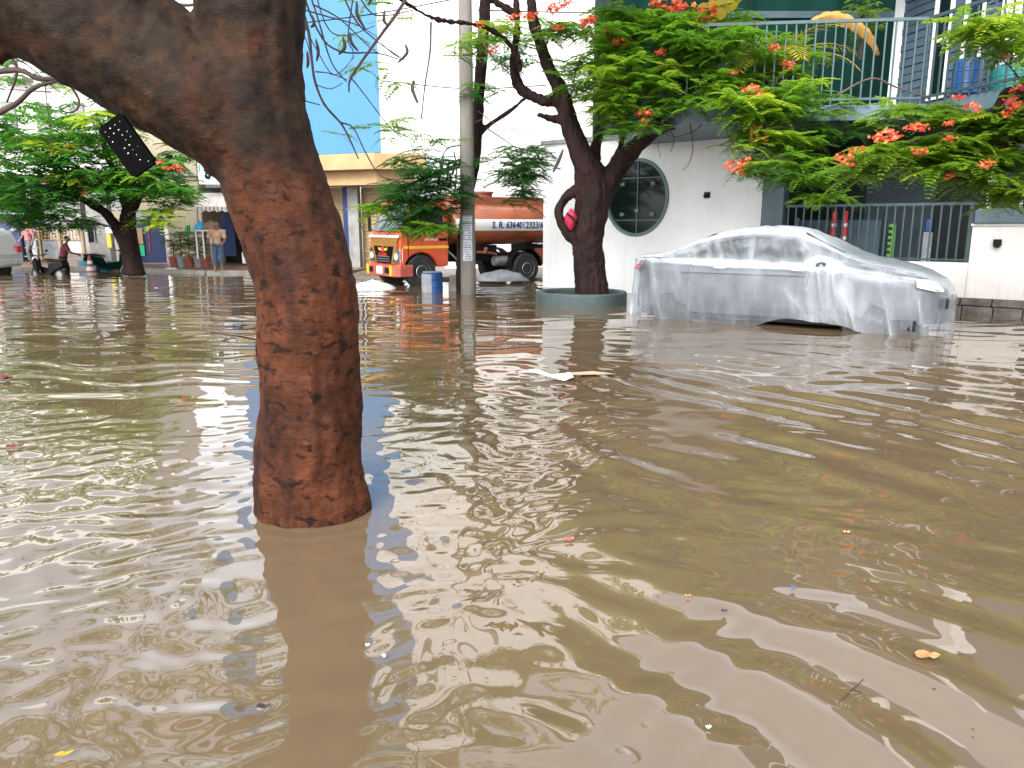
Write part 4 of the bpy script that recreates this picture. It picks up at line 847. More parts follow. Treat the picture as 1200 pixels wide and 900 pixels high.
# out-of-frame crown, placed and thinned to give broken reflections in the water
fo = Foliage()
for i in range(58):
    a = random.uniform(0, 6.28); r_ = 5.6*math.sqrt(random.random()); c0 = Vector((-5.2+r_*math.cos(a), 11.2+1.1*r_*math.sin(a), 6.6+random.uniform(-.4, 2.0)))
    for k in range(8):
        c = c0+Vector((random.gauss(0, .42), random.gauss(0, .42), random.gauss(0, .15)))
        if c.y < .8 or c.z < 1.5+c.y*.30+.5: continue
        fo.rosette(c, 6, 1.0, .35)
for x, y in ((418, 78), (436, 72), (452, 84), (425, 5), (408, 40), (462, 20), (405, 158), (440, 148), (18, 60), (468, 96), (10, 40)): fo.rosette(P(x, y, 4.9), 3, .38, .62)
fo.build('crown', M['leaf'], ft)
for i in range(9):
    a = i*.7; st = P(300, -380, TY) if i % 2 else P(-200, -150, TY); e = Vector((-5.2+4.6*math.cos(a), 11.2+5.2*math.sin(a), 7.4)); mid = (st+e)/2+Vector((0, 0, .5))
    MB().tube(smooth_path([st, mid, e], 6), [.10-.0065*k for k in range(13)], 8).build('branch', M['bark_d'], ft, world=True, smooth=True)
# black perforated tray hanging on a wire from the limb
hq = P(150, 171, 3.75); tr_ = thing('seedling_tray', 'black perforated tray hanging on a wire below the big limb', 'tray', tuple(hq))
wd_, hg = pxw(27, 3.75)*1.02, pxw(56, 3.75)*1.02
mb = MB(); nx_, nz_ = 4, 9; e_ = .0
for i in range(nx_+1): x = -wd_/2+wd_*i/nx_; mb.box(x-.011, -.014, -hg/2, x+.011, .014, hg/2)
for j in range(nz_+1): z = -hg/2+hg*j/nz_; mb.box(-wd_/2, -.013, z-.013, wd_/2, .013, z+.013)
mb.box(-wd_/2, .004, -hg/2, wd_/2, .012, hg/2)
cr_ = math.cos(R(33)); sr_ = math.sin(R(33)); mb.v = [(x*cr_+z*sr_*-1, y, x*sr_+z*cr_) for x, y, z in mb.v]; tb = mb.build('tray', mat('matt_black_tray', (.002, .002, .002), .8, .1, 5, spec=.04), tr_)
mb = MB(); rr = random.Random(4)
for i in range(nx_):
    for j in range(nz_):
        if rr.random() < .45: continue
        x = -wd_/2+wd_*(i+.5)/nx_; z = -hg/2+hg*(j+.3)/nz_; e_ = rr.uniform(.001, .0032); mb.add([(x-e_, -.017, z-e_*.6), (x+e_, -.017, z-e_*.6), (x+e_*.8, -.017, z+e_*.6), (x-e_*.8, -.017, z+e_*.6)], [(0, 1, 2, 3)])
mb.v = [(x*cr_-z*sr_, y, x*sr_+z*cr_) for x, y, z in mb.v]; dr = mb.build('glint_flecks', M['white_paint'], tb); dr['kind'] = 'stuff'  # white flecks painted as light glints on the black tray
MB().tube([P(141, 142, 3.75), P(143, 130, 3.75), P(142, 112, 3.8)], .0025, 5).build('wire', M['black'], tr_, world=True)
# ================================================================== PLANTER AND GULMOHAR TREE
PC = Vector((1.33, 15.35, 0)); PC = P(681, 350, 15.25); PC.z = 0
plt = thing('round_planter', 'round grey green concrete planter ring around the gulmohar trunk', 'planter', tuple(PC))
MB().lathe([(.90, -.3), (.90, .21), (.88, .24), (.78, .24), (.76, .21), (.76, -.3)], n=56, cap=False).build('ring', M['planter'], plt, smooth=False)
MB().lathe([(.775, .14), (.5, .18), (.2, .2), (0.001, .2)], n=40, cap=False).build('soil', M['soil'], plt)
fo = Foliage()
for i in range(34): a = random.uniform(0, 6.28); r_ = random.uniform(.35, .74); fo.rosette(PC+Vector((r_*math.cos(a), r_*math.sin(a), .18)), 5, random.uniform(.15, .4), .4)
o = fo.build('weeds', M['leaf_d'], plt); tag(o, kind='stuff')
GY = 15.2; gq = P(693, 338, GY); gt_ = thing('gulmohar_tree', 'flowering gulmohar tree with a dark forked trunk growing in the round planter', 'tree', (gq.x, gq.y, .2))
def gc(pts, Y=GY): return ch(pts, Y)
organic('trunk', [gc([(693, 352, 46), (693, 335, 38), (690, 300, 36), (689, 270, 38), (694, 240, 40), (692, 205, 36), (680, 178, 26), (668, 148, 21), (661, 120, 19), (654, 100, 17), (643, 80, 14), (632, 50, 12), (624, 20, 11), (621, -15, 10), (612, -60, 7)]),
    gc([(700, 240, 30), (714, 212, 24), (737, 180, 22, -.2), (764, 157, 15, -.4), (800, 141, 10, -.6), (846, 129, 8, -.8), (878, 136, 6, -.9), (900, 152, 4, -1)]),
    gc([(694, 210, 20), (697, 180, 14, .2), (703, 148, 10, .3), (709, 85, 7, .4), (716, 30, 6, .5), (720, -20, 4, .5)]),
    gc([(655, 118, 13), (640, 119, 12), (622, 112, 12), (606, 98, 11), (602, 75, 9), (606, 40, 7), (606, 8, 6), (600, -30, 5)]),
    gc([(610, 82, 8, -.2), (598, 52, 6, -.5), (566, 31, 5, -.8), (510, 22, 4.5, -1.2), (473, 1, 4, -1.5), (450, -20, 3, -1.6)]),
    gc([(660, 142, 10), (644, 138, 8), (630, 134, 4)]), gc([(606, 20, 6), (596, 12, 8), (580, 2, 7), (560, -15, 5)]),
    gc([(692, 218, 20), (674, 224, 14), (660, 235, 11), (655, 252, 11), (664, 269, 14), (682, 286, 20)]),
    gc([(712, 215, 12), (725, 180, 8, .4), (740, 120, 6, .8), (770, 70, 5, 1), (800, 40, 4, 1.2)]), gc([(764, 157, 8, -.4), (790, 110, 5, -.2), (830, 85, 4, 0), (870, 80, 3, 0)])],
    M['bark_d'], gt_, .022, .02, 4, .008, 20, 3, ridge=.045)
for pts, a, b in [([(782, 150), (790, 162), (786, 178)], .012, .006), ([(808, 142), (812, 170), (808, 190), (800, 200)], .012, .005), ([(830, 133), (818, 150), (796, 160), (782, 158)], .01, .005), ([(790, 145), (772, 165), (774, 185)], .008, .004), ([(505, 26), (504, 60), (498, 100), (494, 137)], .02, .012), ([(484, 14), (482, 24), (479, 34)], .01, .006), ([(690, 30), (700, 60), (706, 100)], .03, .02), ([(846, 130), (856, 165), (872, 180)], .012, .006), ([(560, 35), (572, 60), (600, 90)], .012, .008)]: twig(pts, 14.2, a, b, gt_)
for pts in ([(486, 95), (483, 104), (490, 121)], [(660, 175), (654, 190), (648, 202)]): pod(pts, 13.9, .03, gt_)
DENS = 1.3
def crown(parent, blobs, m, tpl=None, size=1., nfr=7, fol=None):
    fo = Foliage()
    for cx, cy, Y, rx, ry, rd, n, tint in blobs:
        for i in range(int(n*DENS)):
            a = random.uniform(0, 6.28); q = math.sqrt(random.random()); x = cx+rx*q*math.cos(a); y = cy+ry*q*math.sin(a)
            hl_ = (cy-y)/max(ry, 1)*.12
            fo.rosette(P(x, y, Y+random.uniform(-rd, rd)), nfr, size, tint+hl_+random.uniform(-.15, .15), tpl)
    return fo.build('crown', m, parent)
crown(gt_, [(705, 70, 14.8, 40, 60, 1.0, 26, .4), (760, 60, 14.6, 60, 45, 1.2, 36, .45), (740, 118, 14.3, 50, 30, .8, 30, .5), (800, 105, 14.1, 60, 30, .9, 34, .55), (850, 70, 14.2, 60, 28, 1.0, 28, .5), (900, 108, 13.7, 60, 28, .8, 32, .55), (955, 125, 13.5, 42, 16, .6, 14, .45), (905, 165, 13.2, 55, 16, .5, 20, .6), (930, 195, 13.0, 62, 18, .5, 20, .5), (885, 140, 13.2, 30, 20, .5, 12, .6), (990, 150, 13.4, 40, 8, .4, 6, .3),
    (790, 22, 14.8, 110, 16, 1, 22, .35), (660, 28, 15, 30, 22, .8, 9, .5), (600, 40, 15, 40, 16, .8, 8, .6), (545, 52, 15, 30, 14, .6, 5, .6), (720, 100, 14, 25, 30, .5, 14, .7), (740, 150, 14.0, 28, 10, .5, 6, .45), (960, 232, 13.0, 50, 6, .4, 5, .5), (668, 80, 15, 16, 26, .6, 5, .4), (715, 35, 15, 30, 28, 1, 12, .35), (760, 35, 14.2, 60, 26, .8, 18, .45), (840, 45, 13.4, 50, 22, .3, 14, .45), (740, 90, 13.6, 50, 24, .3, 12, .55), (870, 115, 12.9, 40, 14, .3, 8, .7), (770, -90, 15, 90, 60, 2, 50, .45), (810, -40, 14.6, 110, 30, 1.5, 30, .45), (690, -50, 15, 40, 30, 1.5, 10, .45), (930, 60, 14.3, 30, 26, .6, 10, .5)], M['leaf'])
flowers(gt_, [(884, 110, 13.2, 1.7), (876, 192, 12.9, 1.8), (862, 196, 12.8, 1.3), (890, 162, 12.9, 1.35), (886, 152, 12.9, .9), (754, 132, 13.4, 1.0), (755, 142, 13.4, .8), (622, 18, 14.2, 1.2), (650, 10, 14.2, 1.2), (688, 26, 14.0, 1.4), (577, 58, 14.3, .9), (655, 32, 14.2, .9), (662, 4, 14.2, 1.0), (796, 10, 13.9, 1.7), (826, 14, 13.9, 1.5), (855, 85, 13.3, 1.1), (773, 62, 13.6, .9), (727, 50, 13.8, 1.0), (714, 36, 13.8, .9), (600, 20, 14.2, 1.0), (562, 30, 14.3, .7), (908, 56, 13.3, .9), (924, 75, 13.3, .9), (770, 4, 13.9, 1.3)])
dl = thing('cloth_bundle', 'crumpled red pink cloth stuffed in the hollow of the gulmohar trunk', 'cloth', tuple(P(669, 262, 15.0)))
heapm = MB(); n_ = 20
for j in range(11):
    for i in range(n_):
        a = 6.283*i/n_; f = j/10; d = (.55+.5*math.sin(math.pi*f))*(1+.3*noise.noise(Vector((math.cos(a)*2, math.sin(a)*2, f*4)))); heapm.v.append((.115*d*math.cos(a)*math.sin(math.pi*(.04+.92*f))**.5, .1*d*math.sin(a)*math.sin(math.pi*(.04+.92*f))**.5, -.12+.40*f))
for j in range(10):
    for i in range(n_): a, b = j*n_+i, j*n_+(i+1) % n_; heapm.f.append((a, b, b+n_, a+n_))
heapm.build('cloth', mat('red_pink_cloth', (.5, .02, .07), .6, .25, 12, .5, 20), dl, smooth=True)
MB().tube([P(664, 250, 14.85), P(672, 256, 14.83), P(676, 266, 14.85)], .02, 6).build('dark_fold', M['black'], dl, world=True)
# ---- slender tree behind the pole with drooping dark foliage over the lorry
SY = 17.9; sq = P(556, 343, SY); st_ = thing('slender_tree', 'slender dark tree behind the utility pole with drooping fern leaves', 'tree', (sq.x, sq.y, -.1))
organic('trunk', [ch([(541, 350, 13), (540, 320, 12), (541, 280, 11), (548, 235, 12), (556, 190, 13), (559, 150, 13), (562, 100, 13), (565, 60, 13), (569, 0, 12), (575, -60, 9)], SY), ch([(557, 160, 8), (574, 146, 6), (600, 128, 5), (618, 113, 4)], SY), ch([(552, 190, 7), (520, 200, 6), (490, 212, 5), (462, 226, 4)], SY-.3)], M['bark_d'], st_, .03, .015, 4, .006, 20, 2)
for pts, a, b in [([(552, 180), (525, 192), (500, 185), (470, 190)], .03, .012), ([(550, 175), (528, 205), (512, 232), (508, 250)], .02, .01), ([(532, 178), (535, 200), (532, 235)], .016, .01), ([(540, 170), (522, 176), (515, 205), (518, 240)], .016, .008), ([(570, 150), (600, 170), (612, 182)], .014, .008), ([(536, 220), (534, 245), (520, 262)], .012, .006), ([(560, 130), (590, 150), (630, 152)], .01, .006), ([(598, 122), (560, 142), (530, 155)], .008, .005)]: twig(pts, SY-.7, a, b, st_)
for x, y in ((517, 198), (524, 200), (531, 196), (527, 212), (513, 212)): pod([(x, y-9), (x+1, y), (x-1, y+10)], SY-.8, .025, st_)
crown(st_, [(500, 235, 16.8, 50, 24, .8, 30, .35), (520, 205, 17, 35, 22, .8, 16, .3), (470, 222, 16.6, 26, 14, .5, 12, .4), (448, 243, 16.4, 16, 8, .3, 5, .8), (470, 262, 16.4, 22, 8, .3, 5, .6), (508, 262, 16.6, 30, 8, .4, 9, .55), (490, 190, 17, 36, 10, .6, 7, .5), (612, 208, 16.8, 24, 26, .6, 15, .3), (625, 190, 16.8, 20, 20, .6, 10, .3), (610, 232, 16.6, 20, 10, .4, 6, .4), (575, 200, 17.2, 22, 22, .5, 6, .4), (470, 150, 17, 20, 20, .6, 5, .7), (595, 60, 17.4, 35, 25, 1, 9, .4), (570, 120, 17.4, 25, 25, 1, 6, .5), (505, 165, 17, 30, 12, .6, 5, .7), (500, 222, 16.3, 40, 26, .4, 22, .4), (500, 266, 16.0, 34, 7, .3, 8, .85), (440, 246, 16.1, 16, 6, .3, 4, 1.0), (612, 190, 16.2, 26, 26, .4, 12, .35)], M['leaf_d'], nfr=6)  # brightest low blobs are tinted pale to stand in for lit leaves
# ---- gulmohar entering from the right
RY = 9.6; rq = P(1330, 420, RY); rt_ = thing('gulmohar_tree', 'olive green flowering gulmohar branches reaching in from the right edge', 'tree', (rq.x, rq.y, 0))
organic('trunk', [ch([(1330, 470, 60), (1325, 350, 52), (1318, 250, 46), (1300, 160, 36), (1270, 90, 26), (1240, 20, 18), (1225, -60, 12)], RY), ch([(1318, 230, 30), (1260, 170, 18), (1205, 118, 12), (1180, 108, 9, .2), (1165, 130, 8, .3), (1120, 150, 6, .4), (1075, 165, 5, .5), (1040, 185, 4, .6)], RY), ch([(1235, 150, 12), (1190, 165, 7, .3), (1140, 188, 5, .4), (1100, 200, 4, .5)], RY)], M['bark_d'], rt_, .022, .015, 4, .006, 20, 2)
for pts, a, b in [([(980, 112), (1020, 92), (1050, 102), (1090, 116)], .014, .008), ([(1165, 130), (1150, 170), (1130, 185)], .012, .006), ([(1120, 150), (1105, 172), (1090, 178)], .01, .006), ([(1200, 100), (1175, 70), (1140, 60)], .012, .005)]: twig(pts, RY+.4, a, b, rt_)
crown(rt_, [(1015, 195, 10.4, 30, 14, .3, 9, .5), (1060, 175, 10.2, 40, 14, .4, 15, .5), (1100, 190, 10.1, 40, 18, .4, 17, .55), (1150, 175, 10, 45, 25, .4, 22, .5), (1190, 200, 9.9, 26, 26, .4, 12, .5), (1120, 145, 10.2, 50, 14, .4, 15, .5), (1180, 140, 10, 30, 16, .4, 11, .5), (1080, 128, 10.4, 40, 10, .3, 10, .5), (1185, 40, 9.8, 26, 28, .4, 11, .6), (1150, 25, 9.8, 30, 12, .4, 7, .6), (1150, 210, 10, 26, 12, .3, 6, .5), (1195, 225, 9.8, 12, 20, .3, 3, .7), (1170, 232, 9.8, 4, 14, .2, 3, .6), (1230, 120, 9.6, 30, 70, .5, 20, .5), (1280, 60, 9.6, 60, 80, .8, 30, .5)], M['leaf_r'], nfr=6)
flowers(rt_, [(1041, 160, 9.7, 1.15), (1030, 162, 9.7, .8), (991, 186, 10, .95), (1004, 176, 10, .8), (1078, 150, 9.7, .8), (1066, 150, 9.7, .6), (1140, 125, 9.6, .8), (1125, 114, 9.6, .6), (1188, 120, 9.5, .9), (1192, 104, 9.5, .7), (1180, 132, 9.5, .6), (1079, 177, 9.6, .8), (1156, 193, 9.5, .8), (1112, 163, 9.6, .6), (1112, 206, 9.7, .5), (1181, 66, 9.7, .45), (1112, 145, 9.6, .5), (1196, 125, 9.4, .7)])
# ---- tree by the far pavement on the left
LY = 23.6; lq = P(154, 312, LY); lt = thing('roadside_tree', 'spreading green tree standing in the water before the far shops', 'tree', (lq.x, lq.y, -.1))
organic('trunk', [ch([(156, 322, 26), (155, 308, 20), (152, 285, 17), (150, 262, 16), (152, 245, 15), (166, 222, 10), (186, 200, 7), (200, 180, 5)], LY), ch([(152, 300, 14), (138, 270, 11), (124, 250, 9), (100, 235, 8), (70, 218, 6), (40, 200, 4)], LY), ch([(150, 250, 10), (140, 215, 8), (125, 180, 6), (115, 140, 5)], LY)], M['bark_d'], lt, .04, .03, 3, .01, 12, 2)
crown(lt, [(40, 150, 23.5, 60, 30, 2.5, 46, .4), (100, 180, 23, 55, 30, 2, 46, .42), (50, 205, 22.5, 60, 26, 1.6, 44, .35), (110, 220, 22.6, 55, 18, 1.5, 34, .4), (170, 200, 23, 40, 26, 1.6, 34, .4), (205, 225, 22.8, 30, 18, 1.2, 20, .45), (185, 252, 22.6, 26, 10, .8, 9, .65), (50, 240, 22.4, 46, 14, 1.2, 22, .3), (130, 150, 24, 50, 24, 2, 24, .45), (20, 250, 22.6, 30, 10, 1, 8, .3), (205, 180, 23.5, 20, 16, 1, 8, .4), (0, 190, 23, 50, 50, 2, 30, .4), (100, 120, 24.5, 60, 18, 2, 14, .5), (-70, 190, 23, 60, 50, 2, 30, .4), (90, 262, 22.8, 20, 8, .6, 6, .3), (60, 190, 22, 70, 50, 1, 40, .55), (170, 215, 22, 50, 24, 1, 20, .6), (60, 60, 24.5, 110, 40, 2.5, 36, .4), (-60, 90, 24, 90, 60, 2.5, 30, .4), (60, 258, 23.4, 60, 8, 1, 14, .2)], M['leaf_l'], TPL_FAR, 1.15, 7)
flowers(lt, [(82, 172, 21.6, .9), (52, 212, 21.3, .9), (208, 196, 21.4, 1.3), (196, 197, 21.4, 1.0), (100, 227, 21.4, .9), (186, 190, 21.4, .9)])
yl = Foliage(); [yl.rosette(P(x, y, 21.4), 7, 1.1, .97, TPL_FAR) for x, y in ((45, 170), (60, 172), (40, 165), (98, 136), (104, 142), (110, 132), (90, 210), (70, 205), (66, 176), (188, 250), (194, 258), (184, 262))]; yl.build('yellow_green_leaves', M['leaf'], lt)  # scattered sprays with a yellower, paler tint
# ================================================================== SHOPS AND HOUSES ACROSS THE FLOOD (left)
def bx(mb, x0, y0, x1, y1, Y, dep):      # box whose front face at distance Y covers that part of the view
    a = P(x0, y0, Y); b = P(x1, y1, Y); return mb.box(a.x, Y, b.z, b.x, Y+dep, a.z)
def part(par, name, m, rects, Y, dep, bevel=0):
    mb = MB(); [bx(mb, *r, Y, dep) for r in rects]; return mb.build(name, M[m], par, world=True, bevel=bevel)
wb = thing('apartment_block', 'pale apartment block rising behind the roadside tree', 'building', tuple(P(20, 312, 31)))
wb.location.z = 0
part(wb, 'wall', 'white_far', [(-330, -60, 132, 205)], 31, 6)
part(wb, 'ground_floor', 'grey', [(28, 205.3, 46, 316), (96, 205.3, 132, 316), (-330, 205.3, -4, 316), (46, 205.3, 96, 262)], 31, .4)  # grey instead of white, putting the tree's shade into the wall colour
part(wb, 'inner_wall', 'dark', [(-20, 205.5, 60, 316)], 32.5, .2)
for x in (-120, -80, -40, 0, 40, 80):
    for y in (-20, 50, 120):
        f = part(wb, 'window', 'grey', [(x, y, x+20, y+34)], 30.9, .09); part(f, 'pane', 'glass', [(x+2, y+2, x+9.5, y+32), (x+10.5, y+2, x+18, y+32)], 30.88, .015).parent = wb
        part(wb, 'balcony_slab', 'kerb', [(x-6, y+38, x+26, y+42)], 30.3, .69)
part(wb, 'side_window', 'glass', [(103, 266, 110, 283)], 30.96, .03); part(wb, 'window_grille', 'grey', [(102, 265, 103, 284), (110, 265, 111, 284), (103, 265, 110, 266)], 30.93, .06)
ns = thing('corner_shop', 'dark navy shop opening with a white notice at the far left', 'shop', tuple(P(14, 312, 30.5))); ns.location.z = 0
part(ns, 'back_panel', 'navy', [(-4, 262, 28, 312)], 30.9, .08); part(ns, 'fascia', 'grey_plastic', [(-6, 246, 30, 251)], 30.2, .6); part(ns, 'shutter_box', 'dark', [(-4, 251.2, 28, 262)], 30.4, .4)
part(ns, 'notice', 'white_paint', [(13, 265.5, 19, 271)], 30.84, .02)
for k in range(7): part(ns, 'lamp', 'white_paint', [(11.4, 266+k*3.4, 12.4, 267.4+k*3.4)], 30.86, .02)
gp = thing('panel_gate', 'grey white ribbed sheet gate left of the yellow gate', 'gate', tuple(P(37, 312, 30))); gp.location.z = 0
part(gp, 'sheet', 'grey_plastic', [(28.5, 266.5, 44.5, 304)], 30, .06)
for y in (270, 280, 290, 300): part(gp, 'rib', 'grey', [(28.5, y, 44.5, y+.9)], 29.97, .028)
yg = thing('yellow_gate', 'tall yellow metal gate with lattice top and solid lower panels', 'gate', tuple(P(71, 304, 29.6))); yg.location.z = 0
part(yg, 'post', 'gate_yellow', [(45, 265, 47.5, 304)], 29.6, .12); part(yg, 'post', 'gate_yellow', [(69, 265, 71.5, 304)], 29.6, .12); part(yg, 'post', 'gate_yellow', [(96, 265, 98.5, 304)], 29.6, .12)
part(yg, 'lower_panel', 'grey_plastic', [(47.6, 281.6, 68.9, 302)], 29.66, .03); part(yg, 'sheet', 'pink_wall', [(71.6, 270, 95.9, 296)], 29.7, .03)
part(yg, 'rail', 'gate_yellow', [(47.6, y, 95.9, y+1) for y in (265, 280.4, 302)], 29.62, .06)
mb = MB()
for i in range(12): x = 48+i*4; bx(mb, x, 266.2, x+.7, 280.2, 29.63, .03)
for i in range(3): y = 269.5+i*3.6; bx(mb, 47.7, y, 68.8, y+.7, 29.59, .03)
for i in range(7): x = 74+i*3.2; bx(mb, x, 296.2, x+.8, 301.8, 29.63, .03)
mb.build('lattice', M['gate_yellow'], yg, world=True)
yb = thing('banner', 'narrow bright yellow banner beside the roadside tree', 'banner', tuple(P(127, 300, 29.4))); yb.location.z = 0
part(yb, 'cloth', 'yellow', [(124.5, 274, 131, 290)], 29.4, .03); part(yb, 'hood', 'white_paint', [(123, 266, 133, 273.7)], 29.2, .5, .03); part(yb, 'stand', 'steel', [(127, 290.1, 128, 305)], 29.45, .04)
# cream building with the sheltered blue shutter
cb = thing('cream_building', 'cream building with a grey awning over a blue shutter', 'building', tuple(P(190, 312, 28.8))); cb.location.z = 0
part(cb, 'upper_wall', 'cream', [(132, 150, 234, 246)], 29.2, 4); part(cb, 'wall', 'cream', [(195, 246.3, 240, 312), (132, 246.3, 155, 312)], 29.2, .4)
part(cb, 'parapet', 'kerb', [(131, 203, 234.5, 206)], 29.1, .09)
part(cb, 'shutter', 'navy', [(155.2, 258, 194.8, 308)], 29.5, .08); part(cb, 'red_stripe', 'red', [(174, 266, 176, 296)], 29.47, .02); part(cb, 'poster', 'tan', [(159, 267, 168, 286)], 29.44, .03); part(cb, 'green_board', 'green_cloth', [(158, 287, 170, 300)], 29.44, .03)
mb = MB(); a = P(153, 246, 29.1); b = P(182, 246, 29.1); c = P(184, 261, 27.9); d = P(152, 261, 27.9); mb.add([a, b, c, d, a-Vector((0, 0, .06)), b-Vector((0, 0, .06)), c-Vector((0, 0, .06)), d-Vector((0, 0, .06))], [(0, 3, 2, 1), (4, 5, 6, 7), (0, 1, 5, 4), (2, 3, 7, 6), (1, 2, 6, 5), (3, 0, 4, 7)]); mb.build('awning', M['grey_plastic'], cb, world=True)
# awning shop
sh = thing('awning_shop', 'navy fronted shop under a pale striped awning and white signboard', 'shop', tuple(P(265, 312, 28))); sh.location.z = 0
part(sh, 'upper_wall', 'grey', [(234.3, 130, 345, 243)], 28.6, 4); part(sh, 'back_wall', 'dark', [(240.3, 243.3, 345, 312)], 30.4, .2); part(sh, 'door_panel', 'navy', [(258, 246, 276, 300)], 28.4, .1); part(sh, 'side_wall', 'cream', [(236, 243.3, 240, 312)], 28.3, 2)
part(sh, 'counter', 'white_wall', [(283, 296, 298, 309)], 27.6, .6, .02); part(sh, 'lintel', 'dark', [(236, 220, 345, 226)], 28.3, .29)
sgn = part(sh, 'signboard', 'white_paint', [(231, 190, 306, 216)], 27.6, .1)
gl_ = MB()
def stroke(pts, w_=.045):
    sp = smooth_path([P(x, y, 27.58) for x, y in pts], 6)
    for i in range(len(sp)-1):
        a, b = Vector(sp[i]), Vector(sp[i+1]); d = (b-a).normalized(); n_2 = Vector((-d.z, 0, d.x))*w_
        gl_.add([a-n_2-d*.01, b-n_2+d*.01, b+n_2+d*.01, a+n_2-d*.01], [(0, 1, 2, 3)])
stroke([(239.5, 200.5), (241, 198.6), (243.5, 199.6), (243, 202), (240.6, 202.4)]); stroke([(243, 202.4), (245.6, 204.4), (244.6, 208.2), (241.6, 207.4), (241.4, 204.8)]); stroke([(248.5, 202.5), (249.6, 206.2), (251.4, 204.2), (253.2, 206.6), (254.6, 202.6)])
stroke([(258, 203), (260, 200.6), (262.4, 203), (260, 206.6), (257.6, 205.6)]); stroke([(266, 201), (266.4, 206), (269.6, 206.4), (270, 202)])
gl_.build('lettering', M['cyan'], sgn, world=False); gl_o = [o for o in COL.objects if o.name.startswith('lettering')][-1]
for v in gl_o.data.vertices: v.co -= sh.location
part(sh, 'logo_leaf', 'green_cloth', [(232.6, 193, 234.2, 201)], 27.57, .02)
mb = MB(); n = 16
for i in range(n):
    x0 = 229+i*(76/n); x1 = 229+(i+1)*(76/n); a, b = P(x0+6, 226, 28.3), P(x1+6, 226, 28.3); c, d = P(x1, 242, 26.9), P(x0, 242, 26.9)
    h_ = .02*(i % 2); mb.add([a, b, c-Vector((0, 0, h_)), d-Vector((0, 0, h_))], [(0, 3, 2, 1)])
    if i % 2: mb.add([d, c, P(x1, 247.5, 26.9), P((x0+x1)/2, 248.6, 26.88), P(x0, 247.5, 26.9)], [(0, 1, 2, 3, 4)])
    else: mb.add([d, c, P(x1, 247.5, 26.9), P((x0+x1)/2, 246.6, 26.92), P(x0, 247.5, 26.9)], [(0, 1, 2, 3, 4)])
aw = mb.build('awning', mat('striped_awning', (.62, .56, .5), .8, .12, 4), sh, world=True)
mb = MB()
for i in range(0, n): x0 = 229+i*(76/n)+1.4; mb.add([P(x0, 242, 26.88), P(x0+2.0, 242, 26.88), P(x0+2.0, 247.3, 26.87), P(x0, 247.3, 26.87)], [(0, 1, 2, 3)])
q = mb.build('valance_stripes', M['grey'], aw); 
for v in q.data.vertices: v.co -= sh.location
for x in (231, 300): MB().tube([P(x, 243, 27), P(x, 309, 27)], .03, 6).build('awning_post', M['steel'], sh, world=True)
# table with a brown bundle, pots with plants
tb_ = thing('vendor_table', 'white legged display table outside the awning shop', 'table', tuple(P(243, 308, 26.4))); tb_.location.z = .1
part(tb_, 'tabletop', 'white_metal', [(229, 269.5, 257, 271)], 26.3, .6)
for x in (230, 238, 247, 255): part(tb_, 'leg', 'white_metal', [(x, 271.1, x+1, 303)], 26.32, .04)
heap('cloth_bundle', 'brown cloth bundle piled on the display table', 'bundle', P(247, 269.5, 26.6)+Vector((0, 0, .02)), .34, .25, .34, mat('brown_bundle', (.22, .12, .09), .8, .3, 6), 5)
heap('cloth_bundle', 'small blue bundle at the left end of the display table', 'bundle', P(234, 269.5, 26.6)+Vector((0, 0, .02)), .18, .2, .36, M['cyan'], 6)
hc = thing('hanging_cloth', 'bright green cloth hanging on the cream wall above the pots', 'cloth', tuple(P(220, 276, 28.9)))
mb = MB(); nn = 10
for i in range(nn+1):
    for j in range(2): x = 217.5+5.5*i/nn; mb.v.append(P(x, (264 if j == 0 else 277+2*math.sin(i*1.9)), 28.95+.06*math.sin(i*1.6)))
mb.f = [(2*i, 2*i+1, 2*i+3, 2*i+2) for i in range(nn)]; mb.build('cloth', M['green_cloth'], hc, world=True)
pots = [(204, 304, .55, 'terracotta', 'leafy potted shrub left of the pot row'), (213, 305, .95, 'white', 'tall potted shrub in a white pot below the green cloth'), (222, 305, 1.0, 'terracotta', 'bushy potted shrub in a terracotta pot right of the white pot'), (233, 306, .8, 'white', 'potted shrub in a slim white pot beneath the display table'), (241, 305, .9, 'terracotta', 'potted shrub in a red pot between the table legs')]
M['terracotta'] = mat('terracotta', (.3, .09, .05), .8, .2, 6); M['white'] = M['grey_plastic']
for i, (x, y, h, pm, lb) in enumerate(pots):
    b = P(x, y, 26.9); t = thing('potted_plant', lb, 'potted plant', (b.x, b.y, .1), 0, 'potted plants outside the shop')
    MB().lathe([(.13, 0), (.18, .32), (.2, .32), (.2, .37), (.16, .37), (.15, .33)], n=20, cap=False).build('pot', M[pm], t); MB().lathe([(.17, .33), (.001, .34)], n=16, cap=False).build('soil', M['soil'], t)
    fo = Foliage(); 
    for k in range(16): fo.rosette(Vector(t.location)+Vector((random.gauss(0, .15), random.gauss(0, .12), .42+h*random.random())), 6, random.uniform(.4, .7), random.uniform(.2, .6), TPL_FAR)
    fo.build('foliage', M['leaf_d'], t); MB().tube([(0, 0, .33), (.02, 0, .4+h*.8)], .018, 5).build('stem', M['twig'], t)
